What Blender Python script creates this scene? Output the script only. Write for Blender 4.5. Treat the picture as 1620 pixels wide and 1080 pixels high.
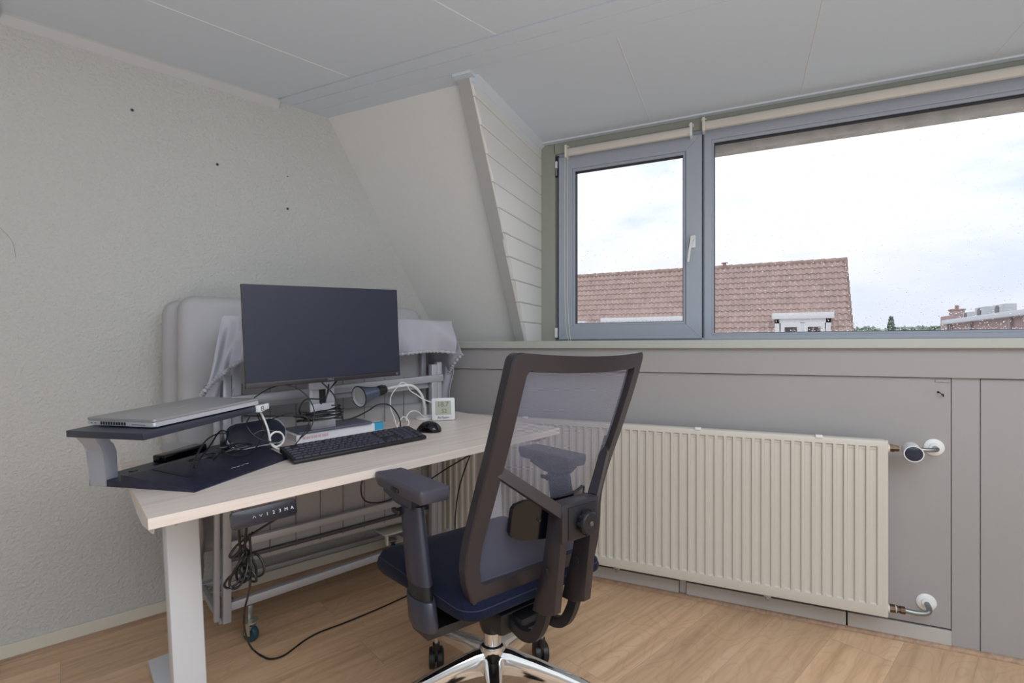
import bpy, bmesh, math, random
from mathutils import Vector, Matrix
random.seed(7)
V = Vector
PI = math.pi
for o in list(bpy.data.objects):
    bpy.data.objects.remove(o)
S = bpy.context.scene
COL = S.collection

# ------------------------------------------------------------------ camera
EYE = 1.06
cam_d = bpy.data.cameras.new('camera')
cam_d.sensor_width = 36.0
cam_d.lens = 36.0 * 788 / 1620
cam_d.shift_y = 11 / 1620
cam_d.clip_start = 0.02
cam_d.clip_end = 500
cam = bpy.data.objects.new('camera', cam_d)
COL.objects.link(cam)
cam.location = (0, 0, EYE)
cam.rotation_euler = (PI / 2, 0, math.radians(24.6))
S.camera = cam

# ------------------------------------------------------------------ world
def lin(c):
    return tuple(((x / 255) / 12.92 if x / 255 <= 0.04045 else ((x / 255 + 0.055) / 1.055) ** 2.4) for x in c) + (1,)

W = bpy.data.worlds.new('sky')
S.world = W
W.use_nodes = True
wn = W.node_tree.nodes
wl = W.node_tree.links
wn.clear()
wo = wn.new('ShaderNodeOutputWorld')
wb = wn.new('ShaderNodeBackground')
tc = wn.new('ShaderNodeTexCoord')
mp = wn.new('ShaderNodeMapping')
mp.inputs['Scale'].default_value = (1.3, 1.3, 3.4)
mp.inputs['Location'].default_value = (3.1, 0.4, 1.7)
ns = wn.new('ShaderNodeTexNoise')
ns.inputs['Scale'].default_value = 1.9
ns.inputs['Detail'].default_value = 7
ns.inputs['Roughness'].default_value = 0.55
rp = wn.new('ShaderNodeValToRGB')
rp.color_ramp.elements[0].position = 0.36
rp.color_ramp.elements[0].color = lin((205, 222, 245))
rp.color_ramp.elements[1].position = 0.52
rp.color_ramp.elements[1].color = lin((254, 254, 255))
e_ = rp.color_ramp.elements.new(0.44)
e_.color = lin((236, 241, 251))
e_ = rp.color_ramp.elements.new(0.72)
e_.color = lin((236, 237, 245))
sep = wn.new('ShaderNodeSeparateXYZ')
hz = wn.new('ShaderNodeMapRange')           # towards the horizon the cloud deck greys a little
hz.inputs['From Min'].default_value = 0.0
hz.inputs['From Max'].default_value = 0.30
mx = wn.new('ShaderNodeMix')
mx.data_type = 'RGBA'
mx.inputs[6].default_value = lin((220, 223, 232))
below = wn.new('ShaderNodeMath')
below.operation = 'LESS_THAN'
below.inputs[1].default_value = -0.02
mx2 = wn.new('ShaderNodeMix')
mx2.data_type = 'RGBA'
mx2.inputs[7].default_value = lin((165, 166, 162))
wl.new(tc.outputs['Generated'], mp.inputs['Vector'])
wl.new(mp.outputs[0], ns.inputs['Vector'])
wl.new(ns.outputs['Fac'], rp.inputs['Fac'])
wl.new(tc.outputs['Generated'], sep.inputs[0])
wl.new(sep.outputs['Z'], hz.inputs['Value'])
wl.new(hz.outputs[0], mx.inputs[0])
wl.new(rp.outputs['Color'], mx.inputs[7])
wl.new(sep.outputs['Z'], below.inputs[0])
wl.new(below.outputs[0], mx2.inputs[0])
wl.new(mx.outputs[2], mx2.inputs[6])
wl.new(mx2.outputs[2], wb.inputs['Color'])
wb.inputs['Strength'].default_value = 1.2
wl.new(wb.outputs[0], wo.inputs['Surface'])

# ------------------------------------------------------------------ lights
def area(name, loc, rot, sx, sy, power, col=(1, 1, 1), portal=False):
    d = bpy.data.lights.new(name, 'AREA')
    d.shape = 'RECTANGLE'
    d.size = sx
    d.size_y = sy
    d.energy = power
    d.color = col
    d.cycles.is_portal = portal
    o = bpy.data.objects.new(name, d)
    COL.objects.link(o)
    o.location = loc
    o.rotation_euler = rot
    return o
area('window_portal', (0.25, 2.78, 1.62), (-PI / 2, 0, 0), 2.7, 1.1, 1, portal=True)
# added fill light, out of view behind the camera, facing the window wall
area('rear_fill_light', (0.3, -2.3, 1.55), (PI / 2, 0, 0), 3.6, 1.5, 6, (0.88, 0.95, 1.0))
# added overhead fill, out of view, brightening the floor
area('overhead_fill_light', (1.1, 0.0, 2.14), (0, 0, 0), 2.2, 2.2, 56, (0.89, 0.955, 1.0))
# added fill pointing up, out of view, brightening the ceiling
area('upward_fill_light', (0.7, -0.9, 0.5), (PI, 0, 0), 2.0, 2.0, 50, (0.88, 0.95, 1.0))

S.view_settings.view_transform = 'Standard'
S.view_settings.look = 'None'
S.view_settings.gamma = 1
S.view_settings.exposure = 0.0
S.view_settings.use_curve_mapping = False
S.cycles.use_denoising = True
S.cycles.max_bounces = 10
S.cycles.diffuse_bounces = 6
S.cycles.transparent_max_bounces = 16
S.cycles.sample_clamp_indirect = 6

# ------------------------------------------------------------------ frames
D = V((.394, .919, 0)).normalized()          # along the left wall, towards the corner
N = V((D.y, -D.x, 0))                        # out of the left wall, into the room
WC = -2.405
def wall_pt(a, b, z=0):
    return D * a + N * (WC + b) + V((0, 0, z))
def frame(o, x, y, z):
    m = Matrix.Identity(4)
    for i, ax in enumerate((x, y, z)):
        for k in range(3):
            m[k][i] = ax[k]
    for k in range(3):
        m[k][3] = o[k]
    return m
EPS = math.radians(2.47)                     # the sit-stand desk really stands out of level
E1 = D * math.cos(EPS) + V((0, 0, math.sin(EPS)))
E2 = -N
E3 = E1.cross(E2)
P0 = V((-1.098, .614, .712))
DESK = frame(P0, E1, E2, E3)
def at_desk(s, d, h=0, rot=0):
    return DESK @ Matrix.Translation((s, d, h)) @ Matrix.Rotation(math.radians(rot), 4, 'Z')
I4 = Matrix.Identity(4)

# ------------------------------------------------------------------ materials
MATS = {}
def mat(name, col, rough=0.6, metal=0.0, bump=None, spec=0.5, var=None, coat=0.0, sheen=0.0, emit=None):
    """bump=(scale, strength, distance); var=(scale, amount)"""
    if name in MATS:
        return MATS[name]
    m = bpy.data.materials.new(name)
    m.use_nodes = True
    nt = m.node_tree
    p = nt.nodes['Principled BSDF']
    c = lin(col)
    p.inputs['Base Color'].default_value = c
    p.inputs['Roughness'].default_value = rough
    p.inputs['Metallic'].default_value = metal
    p.inputs['Specular IOR Level'].default_value = spec
    p.inputs['Coat Weight'].default_value = coat
    p.inputs['Sheen Weight'].default_value = sheen
    t = nt.nodes.new('ShaderNodeTexCoord')
    if var:
        n1 = nt.nodes.new('ShaderNodeTexNoise')
        n1.inputs['Scale'].default_value = var[0]
        n1.inputs['Detail'].default_value = 5
        nt.links.new(t.outputs['Object'], n1.inputs['Vector'])
        r = nt.nodes.new('ShaderNodeValToRGB')
        r.color_ramp.elements[0].position = .3
        r.color_ramp.elements[1].position = .7
        r.color_ramp.elements[0].color = tuple(x * (1 - var[1]) for x in c[:3]) + (1,)
        r.color_ramp.elements[1].color = tuple(min(1, x * (1 + var[1])) for x in c[:3]) + (1,)
        nt.links.new(n1.outputs['Fac'], r.inputs['Fac'])
        nt.links.new(r.outputs['Color'], p.inputs['Base Color'])
    if bump:
        n2 = nt.nodes.new('ShaderNodeTexNoise')
        n2.inputs['Scale'].default_value = bump[0]
        n2.inputs['Detail'].default_value = 4
        b = nt.nodes.new('ShaderNodeBump')
        b.inputs['Strength'].default_value = bump[1]
        b.inputs['Distance'].default_value = bump[2]
        nt.links.new(t.outputs['Object'], n2.inputs['Vector'])
        nt.links.new(n2.outputs['Fac'], b.inputs['Height'])
        nt.links.new(b.outputs[0], p.inputs['Normal'])
    if emit:
        p.inputs['Emission Color'].default_value = lin(emit[0])
        p.inputs['Emission Strength'].default_value = emit[1]
    MATS[name] = m
    return m

PLASTER = mat('white_plaster', (200, 200, 198), .9, bump=(85, 1.0, .007), spec=.2, var=(1.2, .02))
PLASTER2 = mat('smooth_plaster', (216, 216, 215), .9, bump=(60, .3, .003), spec=.2)
CEIL = mat('ceiling_paint', (211, 219, 229), .85, bump=(90, .12, .002), spec=.2)
PAINT = mat('grey_white_paint', (160, 157, 158), .55, bump=(60, .08, .002), spec=.35, var=(2.5, .015))
SILLP = mat('sill_paint', (176, 178, 172), .45, spec=.4, bump=(40, .05, .002))
POST = mat('post_paint', (172, 172, 171), .6, spec=.3)
BOARD = mat('board_paint', (226, 226, 224), .4, spec=.45, bump=(70, .06, .001))
GAP = mat('dark_gap', (38, 34, 32), .9)
CREAM = mat('cream_paint', (214, 209, 197), .6, bump=(50, .1, .002))
FRAMEP = mat('frame_paint', (154, 156, 147), .45, bump=(40, .05, .002))
UPVC = mat('window_plastic', (166, 173, 186), .32, spec=.5)
RUBBER = mat('rubber_seal', (32, 33, 44), .6)
RAD = mat('radiator_enamel', (203, 198, 190), .38, spec=.45)
CHROME = mat('chrome', (225, 226, 228), .09, 1.0)
STEEL = mat('galvanised_steel', (150, 156, 156), .38, 1.0)
BRASS = mat('old_brass', (104, 88, 72), .42, 1.0, var=(60, .25))
WPLAS = mat('white_plastic', (226, 226, 228), .38)
CPLAS = mat('cream_plastic', (222, 219, 207), .45)
BPLAS = mat('black_plastic', (28, 28, 33), .42, bump=(400, .08, .0005))
SPLAS = mat('satin_black_plastic', (43, 39, 45), .36, bump=(500, .1, .0005), spec=.55)
ARMP = mat('sheen_tinted_arm_plastic', (50, 51, 66), .34, bump=(500, .1, .0005), spec=.6)  # bluish sheen on the arm tubes is put into this base colour
GLOSSB = mat('glossy_black', (14, 13, 20), .12)
SCREEN = mat('screen_glass', (34, 38, 58), .42, spec=.5)
GREYP = mat('grey_coated_metal', (172, 178, 192), .42, 0.2)
SILVER = mat('silver_aluminium', (192, 193, 203), .36, 0.3)
LAPTOP = mat('laptop_aluminium', (158, 157, 159), .4, 0.35)
BEDM = mat('grey_lacquered_steel', (182, 184, 192), .34, .25)
WIRE = mat('wire_steel', (120, 116, 118), .35, .8)
SLATE = mat('slate_plastic', (42, 48, 62), .4, spec=.6)
NAVY = mat('navy_plastic', (38, 40, 60), .42, var=(35, .35))
WHITEM = mat('white_lacquered_steel', (216, 219, 226), .4, bump=(300, .08, .0005))
SEATF = mat('navy_fabric', (25, 29, 48), .95, bump=(900, .5, .001), spec=.1, var=(300, .25), sheen=.06)
CLOTH = mat('grey_cloth', (178, 177, 188), .40, bump=(420, .25, .0008), spec=.5, sheen=.2)
MATTR = mat('mattress_fabric', (178, 177, 181), .85, bump=(350, .4, .001), spec=.2)
CABLE = mat('black_cable', (20, 19, 22), .38)
WCABLE = mat('white_cable', (228, 226, 222), .4)
LAMPB = mat('blue_grey_enamel', (96, 104, 126), .28, .35)
LAMPIN = mat('lamp_inner_white', (205, 205, 206), .5)
LCD = mat('lcd_grey_green', (176, 180, 166), .3)
LCDK = mat('lcd_segment', (110, 114, 104), .4)
INK = mat('black_ink', (24, 22, 30), .6)
PRINT = mat('white_print', (225, 226, 230), .5)
BOXW = mat('white_glossy_card', (236, 238, 246), .3, coat=.4)
PINK = mat('pink_print', (222, 186, 194), .5)
BLUEP = mat('sky_blue_print', (62, 168, 212), .4)
TEAL = mat('teal_castor_rubber', (36, 74, 90), .4)
KEYP = mat('key_plastic', (54, 54, 70), .38)  # sky reflected on the keys is put into the lighter, bluish colour
BLIND = mat('blind_fabric', (214, 207, 199), .8, bump=(300, .2, .001))
ZINC = mat('bracket_metal', (150, 146, 128), .5, .4)

def wood(name, c1, c2, c3, scale_long, scale_cross, plank=None, rough=.45, axis_angle=0.0, knots=True, coat=0.0):
    m = bpy.data.materials.new(name)
    m.use_nodes = True
    nt = m.node_tree
    L = nt.links
    p = nt.nodes['Principled BSDF']
    p.inputs['Roughness'].default_value = rough
    p.inputs['Coat Weight'].default_value = coat
    t = nt.nodes.new('ShaderNodeTexCoord')
    mr = nt.nodes.new('ShaderNodeMapping')
    mr.inputs['Rotation'].default_value = (0, 0, -axis_angle)
    L.new(t.outputs['Object'], mr.inputs['Vector'])
    vec = mr.outputs[0]
    off = None
    if plank:
        bk = nt.nodes.new('ShaderNodeTexBrick')
        bk.offset = .37
        bk.inputs['Scale'].default_value = 1
        bk.inputs['Brick Width'].default_value = plank[0]
        bk.inputs['Row Height'].default_value = plank[1]
        bk.inputs['Mortar Size'].default_value = .0011
        bk.inputs['Mortar Smooth'].default_value = .2
        bk.inputs['Bias'].default_value = 0
        bk.inputs['Color1'].default_value = (0, 0, 0, 1)
        bk.inputs['Color2'].default_value = (1, 1, 1, 1)
        bk.inputs['Mortar'].default_value = (.5, .5, .5, 1)
        L.new(vec, bk.inputs['Vector'])
        mul = nt.nodes.new('ShaderNodeVectorMath')
        mul.operation = 'SCALE'
        mul.inputs['Scale'].default_value = 7.3
        L.new(bk.outputs['Color'], mul.inputs[0])
        add = nt.nodes.new('ShaderNodeVectorMath')
        L.new(vec, add.inputs[0])
        L.new(mul.outputs[0], add.inputs[1])
        vec2 = add.outputs[0]
    else:
        vec2 = vec
    ms = nt.nodes.new('ShaderNodeMapping')
    ms.inputs['Scale'].default_value = (scale_long, scale_cross, scale_cross)
    L.new(vec2, ms.inputs['Vector'])
    n1 = nt.nodes.new('ShaderNodeTexNoise')
    n1.inputs['Scale'].default_value = 1
    n1.inputs['Detail'].default_value = 8
    n1.inputs['Roughness'].default_value = .62
    n1.inputs['Distortion'].default_value = .6
    L.new(ms.outputs[0], n1.inputs['Vector'])
    r = nt.nodes.new('ShaderNodeValToRGB')
    r.color_ramp.elements[0].position = .3
    r.color_ramp.elements[0].color = lin(c1)
    r.color_ramp.elements[1].position = .72
    r.color_ramp.elements[1].color = lin(c3)
    e = r.color_ramp.elements.new(.5)
    e.color = lin(c2)
    L.new(n1.outputs['Fac'], r.inputs['Fac'])
    out = r.outputs['Color']
    if plank:
        mm = nt.nodes.new('ShaderNodeMix')
        mm.data_type = 'RGBA'
        mm.blend_type = 'MULTIPLY'
        mm.inputs[0].default_value = 1
        rr = nt.nodes.new('ShaderNodeMapRange')
        rr.inputs['To Min'].default_value = .86
        rr.inputs['To Max'].default_value = 1.08
        L.new(bk.outputs['Color'], rr.inputs['Value'])
        L.new(out, mm.inputs[6])
        L.new(rr.outputs[0], mm.inputs[7])
        m3 = nt.nodes.new('ShaderNodeMix')
        m3.data_type = 'RGBA'
        m3.inputs[7].default_value = lin(tuple(int(x * .6) for x in c1))
        sc = nt.nodes.new('ShaderNodeMath')
        sc.operation = 'MULTIPLY'
        sc.inputs[1].default_value = .35
        L.new(bk.outputs['Fac'], sc.inputs[0])
        L.new(sc.outputs[0], m3.inputs[0])
        L.new(mm.outputs[2], m3.inputs[6])
        out = m3.outputs[2]
        if knots:
            mk = nt.nodes.new('ShaderNodeMapping')
            mk.inputs['Scale'].default_value = (3.2, 9, 1)
            L.new(vec2, mk.inputs['Vector'])
            wv = nt.nodes.new('ShaderNodeTexNoise')
            wv.inputs['Scale'].default_value = 1.0
            wv.inputs['Detail'].default_value = 1
            L.new(mk.outputs[0], wv.inputs['Vector'])
            sn = nt.nodes.new('ShaderNodeMath')
            sn.operation = 'MULTIPLY'
            sn.inputs[1].default_value = 70
            L.new(wv.outputs['Fac'], sn.inputs[0])
            s2 = nt.nodes.new('ShaderNodeMath')
            s2.operation = 'SINE'
            L.new(sn.outputs[0], s2.inputs[0])
            s3 = nt.nodes.new('ShaderNodeMapRange')
            s3.inputs['From Min'].default_value = .55
            s3.inputs['From Max'].default_value = 1
            s3.inputs['To Min'].default_value = 0
            s3.inputs['To Max'].default_value = .17
            L.new(s2.outputs[0], s3.inputs['Value'])
            m4 = nt.nodes.new('ShaderNodeMix')
            m4.data_type = 'RGBA'
            m4.inputs[7].default_value = lin(tuple(int(x * .8) for x in c1))
            L.new(s3.outputs[0], m4.inputs[0])
            L.new(out, m4.inputs[6])
            out = m4.outputs[2]
    L.new(out, p.inputs['Base Color'])
    return m
ANG = math.atan2(D.y, D.x)
FLOORM = wood('laminate_floor', (194, 158, 124), (216, 180, 145), (227, 195, 161), 1.6, 26, (1.28, .19), .42, ANG)
STRIPM = wood('wood_strip', (140, 110, 88), (164, 134, 110), (180, 150, 124), 4, 60, None, .5, ANG)
DESKM = wood('pale_acacia_board', (210, 196, 187), (225, 212, 204), (232, 221, 214), 2.2, 46, None, .38, 0)

def glass_mat():
    m = bpy.data.materials.new('window_glass')
    m.use_nodes = True
    nt = m.node_tree
    nt.nodes.clear()
    o = nt.nodes.new('ShaderNodeOutputMaterial')
    tr = nt.nodes.new('ShaderNodeBsdfTransparent')
    tr.inputs[0].default_value = (.985, .99, .995, 1)
    gl = nt.nodes.new('ShaderNodeBsdfGlossy')
    gl.inputs['Roughness'].default_value = .02
    fr = nt.nodes.new('ShaderNodeFresnel')
    fr.inputs['IOR'].default_value = 1.45
    mi = nt.nodes.new('ShaderNodeMixShader')
    k_ = nt.nodes.new('ShaderNodeMath')
    k_.operation = 'MULTIPLY'
    k_.inputs[1].default_value = .12       # mirror reflection turned down so the added lights hardly show
    nt.links.new(fr.outputs[0], k_.inputs[0])
    nt.links.new(k_.outputs[0], mi.inputs[0])
    nt.links.new(tr.outputs[0], mi.inputs[1])
    nt.links.new(gl.outputs[0], mi.inputs[2])
    nt.links.new(mi.outputs[0], o.inputs[0])
    return m
GLASS = glass_mat()
def mesh_fabric():
    m = bpy.data.materials.new('chair_mesh_fabric')
    m.use_nodes = True
    nt = m.node_tree
    p = nt.nodes['Principled BSDF']
    p.inputs['Base Color'].default_value = lin((98, 100, 122))
    p.inputs['Roughness'].default_value = .8
    p.inputs['Sheen Weight'].default_value = .3
    tr = nt.nodes.new('ShaderNodeBsdfTransparent')
    mi = nt.nodes.new('ShaderNodeMixShader')
    t = nt.nodes.new('ShaderNodeTexCoord')
    w = nt.nodes.new('ShaderNodeTexWave')
    w.bands_direction = 'Z'
    w.inputs['Scale'].default_value = 95
    w.inputs['Distortion'].default_value = .4
    mr = nt.nodes.new('ShaderNodeMapRange')
    mr.inputs['To Min'].default_value = .42
    mr.inputs['To Max'].default_value = .60
    nt.links.new(t.outputs['Object'], w.inputs['Vector'])
    nt.links.new(w.outputs['Fac'], mr.inputs['Value'])
    nt.links.new(mr.outputs[0], mi.inputs[0])
    nt.links.new(tr.outputs[0], mi.inputs[1])
    nt.links.new(p.outputs[0], mi.inputs[2])
    nt.links.new(mi.outputs[0], nt.nodes['Material Output'].inputs[0])
    return m
MESHF = mesh_fabric()
def water_mat():
    m = bpy.data.materials.new('rain_water')
    m.use_nodes = True
    p = m.node_tree.nodes['Principled BSDF']
    p.inputs['Base Color'].default_value = (1, 1, 1, 1)
    p.inputs['Roughness'].default_value = .02
    p.inputs['IOR'].default_value = 1.33
    p.inputs['Transmission Weight'].default_value = 1
    return m
WATER = water_mat()

# ------------------------------------------------------------------ mesh helpers
class MB:
    def __init__(self):
        self.bm = bmesh.new()
    def add(self, verts, faces, M=I4):
        vs = [self.bm.verts.new(M @ V(v)) for v in verts]
        for f in faces:
            try:
                self.bm.faces.new([vs[i] for i in f])
            except ValueError:
                pass
        return self
    def box(self, c, s, M=I4, bev=0, seg=2):
        x, y, z = s[0] / 2, s[1] / 2, s[2] / 2
        t = bmesh.new()
        vs = [t.verts.new((c[0] + i * x, c[1] + j * y, c[2] + k * z)) for i in (-1, 1) for j in (-1, 1) for k in (-1, 1)]
        for f in ((0, 1, 3, 2), (4, 6, 7, 5), (0, 4, 5, 1), (2, 3, 7, 6), (0, 2, 6, 4), (1, 5, 7, 3)):
            t.faces.new([vs[i] for i in f])
        if bev:
            bmesh.ops.bevel(t, geom=list(t.edges), offset=bev, segments=seg, affect='EDGES', profile=.5)
        self._join(t, M)
        return self
    def b2(self, lo, hi, M=I4, bev=0, seg=2):
        return self.box([(a + b) / 2 for a, b in zip(lo, hi)], [abs(b - a) for a, b in zip(lo, hi)], M, bev, seg)
    def _join(self, t, M=I4):
        t.verts.index_update()
        vs = [self.bm.verts.new(M @ v.co) for v in t.verts]
        for f in t.faces:
            try:
                self.bm.faces.new([vs[v.index] for v in f.verts])
            except ValueError:
                pass
        t.free()
    def prism(self, poly, depth, M=I4, bev=0, seg=2):
        """poly in local XY, extruded z 0..depth"""
        t = bmesh.new()
        a = [t.verts.new((p[0], p[1], 0)) for p in poly]
        b = [t.verts.new((p[0], p[1], depth)) for p in poly]
        n = len(poly)
        t.faces.new(a[::-1])
        t.faces.new(b)
        for i in range(n):
            t.faces.new([a[i], a[(i + 1) % n], b[(i + 1) % n], b[i]])
        if bev:
            es = [e for e in t.edges if all(len(f.verts) >= n or True for f in e.link_faces)]
            bmesh.ops.bevel(t, geom=es, offset=bev, segments=seg, affect='EDGES', profile=.5)
        self._join(t, M)
        return self
    def loft(self, rings, cap=True, closed=True, M=I4):
        n = len(rings[0])
        vs = [[self.bm.verts.new(M @ V(p)) for p in r] for r in rings]
        for i in range(len(rings) - 1):
            for j in range(n if closed else n - 1):
                k = (j + 1) % n
                try:
                    self.bm.faces.new([vs[i][j], vs[i][k], vs[i + 1][k], vs[i + 1][j]])
                except ValueError:
                    pass
        if cap and closed:
            try:
                self.bm.faces.new(vs[0][::-1])
                self.bm.faces.new(vs[-1])
            except ValueError:
                pass
        return self
    def lathe(self, prof, M=I4, n=28, cap=True):
        rings = [[(r * math.cos(2 * PI * i / n), r * math.sin(2 * PI * i / n), z) for i in range(n)] for r, z in prof]
        return self.loft(rings, cap, True, M)
    def cyl(self, p, q, r, r2=None, n=20, M=I4):
        p, q = V(p), V(q)
        d = q - p
        R = d.to_track_quat('Z', 'Y').to_matrix().to_4x4()
        return self.lathe([(r, 0), (r if r2 is None else r2, d.length)], M @ Matrix.Translation(p) @ R, n)
    def tube(self, pts, r, n=8, smooth=True, M=I4, sec=None, flat=None, closed=False, sub=7):
        P = [V(p) for p in pts]
        if smooth and len(P) > 2:
            P = spline(P, sub, closed)
        m = len(P)
        T = []
        for i in range(m):
            if closed:
                d = P[(i + 1) % m] - P[i - 1]
            else:
                d = P[min(i + 1, m - 1)] - P[max(i - 1, 0)]
            T.append(d.normalized())
        up = V((0, 0, 1)) if abs(T[0].z) < .9 else V((1, 0, 0))
        if flat is not None:
            up = V(flat)
        a = up.cross(T[0]).normalized()
        rings = []
        for i in range(m):
            a = (a - T[i] * a.dot(T[i])).normalized()
            b = T[i].cross(a)
            rr = r(i / (m - 1)) if callable(r) else r
            if sec:
                rings.append([P[i] + a * u * rr + b * w * rr for u, w in sec])
            else:
                rings.append([P[i] + (a * math.cos(2 * PI * k / n) + b * math.sin(2 * PI * k / n)) * rr for k in range(n)])
        if closed:
            rings.append(rings[0])
        return self.loft(rings, not closed, True, M)
    def build(self, name, m, parent=None, M=None, smooth=True, angle=40, sub=0, weld=False):
        if weld:
            bmesh.ops.remove_doubles(self.bm, verts=self.bm.verts, dist=1e-5)
        bmesh.ops.recalc_face_normals(self.bm, faces=self.bm.faces)
        me = bpy.data.meshes.new(name)
        self.bm.to_mesh(me)
        self.bm.free()
        if isinstance(m, (list, tuple)):
            for k in m:
                me.materials.append(k)
        else:
            me.materials.append(m)
        if smooth:
            me.shade_smooth()
            me.set_sharp_from_angle(angle=math.radians(angle))
        o = bpy.data.objects.new(name, me)
        COL.objects.link(o)
        if parent is not None:
            o.parent = parent
        if M is not None:
            o.matrix_local = M
        if sub:
            s = o.modifiers.new('s', 'SUBSURF')
            s.levels = s.render_levels = sub
        return o

def spline(P, sub=7, closed=False):
    out = []
    m = len(P)
    rng = range(m if closed else m - 1)
    for i in rng:
        if closed:
            p0, p1, p2, p3 = P[i - 1], P[i], P[(i + 1) % m], P[(i + 2) % m]
        else:
            p0, p1, p2, p3 = P[max(i - 1, 0)], P[i], P[i + 1], P[min(i + 2, m - 1)]
        for k in range(sub):
            t = k / sub
            out.append(.5 * ((2 * p1) + (-p0 + p2) * t + (2 * p0 - 5 * p1 + 4 * p2 - p3) * t * t + (-p0 + 3 * p1 - 3 * p2 + p3) * t ** 3))
    if not closed:
        out.append(P[-1])
    return out

def rrect(w, h, r, n=5, cx=0, cy=0):
    out = []
    for sx, sy, a0 in ((1, 1, 0), (-1, 1, 90), (-1, -1, 180), (1, -1, 270)):
        for k in range(n + 1):
            a = math.radians(a0 + 90 * k / n)
            out.append((cx + sx * (w / 2 - r) + r * math.cos(a), cy + sy * (h / 2 - r) + r * math.sin(a)))
    return out

def tag(o, label=None, cat=None, group=None, kind=None):
    if label:
        o['label'] = label
    if cat:
        o['category'] = cat
    if group:
        o['group'] = group
    if kind:
        o['kind'] = kind
    return o
def root(name, M=I4, **k):
    o = bpy.data.objects.new(name, None)
    o.empty_display_size = .05
    COL.objects.link(o)
    o.matrix_world = M
    return tag(o, **k)
def struct(o):
    o['kind'] = 'structure'
    return o
def copy_part(src, parent, M=None):
    c = src.copy()
    COL.objects.link(c)
    c.parent = parent
    if M is not None:
        c.matrix_local = M
    return c
def text_mesh(name, body, size, m, parent, M, depth=.0003, align='CENTER', space=1.0, shear=0):
    cu = bpy.data.curves.new(name, 'FONT')
    cu.body = body
    cu.size = size
    cu.extrude = depth
    cu.align_x = align
    cu.align_y = 'CENTER'
    cu.space_character = space
    cu.shear = shear
    t = bpy.data.objects.new(name + '_t', cu)
    COL.objects.link(t)
    dg = bpy.context.evaluated_depsgraph_get()
    me = bpy.data.meshes.new_from_object(t.evaluated_get(dg))
    bpy.data.objects.remove(t)
    me.materials.clear()
    me.materials.append(m)
    o = bpy.data.objects.new(name, me)
    COL.objects.link(o)
    o.parent = parent
    o.matrix_local = M
    return o

# ================================================================== SETTING
CZ = 2.186
# floor
m = MB()
m.b2((-4.6, -2.6, -.1), (3.2, 2.32, 0))
struct(m.build('floor', FLOORM, smooth=False))
# left wall (a slab behind its face)
LW = frame(wall_pt(0, 0), D, -N, V((0, 0, 1)))
m = MB()
m.b2((-3.9, 0, 0), (2.75, .12, CZ + .1))
struct(m.build('wall_left', PLASTER, M=LW, smooth=False))
m = MB()
m.tube([(-.20, -.0002, 1.56), (-.17, -.0002, 1.50), (-.151, -.0002, 1.467), (-.13, -.0002, 1.44), (-.118, -.0002, 1.41), (-.113, -.0002, 1.37)], .0006, 4)
wl_ = bpy.data.objects['wall_left']
m.build('plaster_crack', mat('crack', (150, 149, 146), .9), wl_)
# drill holes and plugs left in the plaster
for i, (a, z, lb) in enumerate(((.205, 1.978, 'leftmost grey wall plug, high on the white plaster wall'),
                            (.493, 1.840, 'grey wall plug above the left end of the monitor'),
                            (.779, 1.856, 'tiny upper wall plug of the pair one above the other'),
                            (.779, 1.706, 'dark wall plug above the monitor, lower of the pair'))):
    r = root('wall_plug', frame(wall_pt(a, 0, z), D, V((0, 0, 1)), N), label=lb, cat='wall plug', group='wall plugs left in the plaster')
    q = .006 if i != 2 else .003
    MB().lathe([(q * .3, -.004), (q * .55, .0005), (q, .0012), (q, -.004)], n=12).build('collar', mat('plug_grey', (105, 104, 106), .6), r)
    MB().lathe([(q * .5, -.002), (q * .5, .0009)], n=10).build('screw_hole', GAP, r)

# knee wall under the window
m = MB()
m.b2((-1.75, 2.262, 0), (2.6, 2.34, 1.06))
struct(m.build('wall_window', GAP, smooth=False))
m = MB()
m.b2((-1.72, 2.240, .071), (.6758, 2.264, .9550), bev=.001)
m.b2((.632, 2.236, .941), (.674, 2.242, .949))
m.b2((.6778, 2.240, .014), (.7545, 2.264, .957), bev=.001)
m.b2((.7568, 2.240, .014), (2.6, 2.264, .9545), bev=.001)
struct(m.build('trim_1', PAINT, smooth=False))
m = MB()
for x0, x1 in ((-1.72, -.2385), (-.208, .364), (.370, .6775)):
    m.b2((x0, 2.238, .012), (x1, 2.262, .064), bev=.0015)
m.b2((-.236, 2.247, .012), (-.2105, 2.262, .066), bev=.001)
struct(m.build('baseboard_window', mat('baseboard_paint', (186, 183, 181), .5, bump=(60, .1, .002)), smooth=False))
m = MB()
m.b2((-1.72, 2.228, .9565), (2.6, 2.262, 1.064), bev=.002)
struct(m.build('trim_2', PAINT, smooth=False))
m = MB()          # the window sill
m.b2((-1.66, 2.205, 1.0605), (2.6, 2.60, 1.095), bev=.003)
struct(m.build('trim_3', SILLP, smooth=False))
m = MB()          # screw hook left in the panel
m.tube([(.640, 2.240, .905), (.640, 2.228, .905), (.646, 2.224, .898), (.652, 2.228, .891), (.652, 2.234, .9)], .0015, 6)
m.lathe([(.004, 0), (.003, .003)], M=Matrix.Translation((.640, 2.24, .905)) @ Matrix.Rotation(PI / 2, 4, 'X'), n=10)
tag(m.build('screw_hook', GAP), 'small dark screw hook near the top right of the radiator panel', 'hook')

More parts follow.
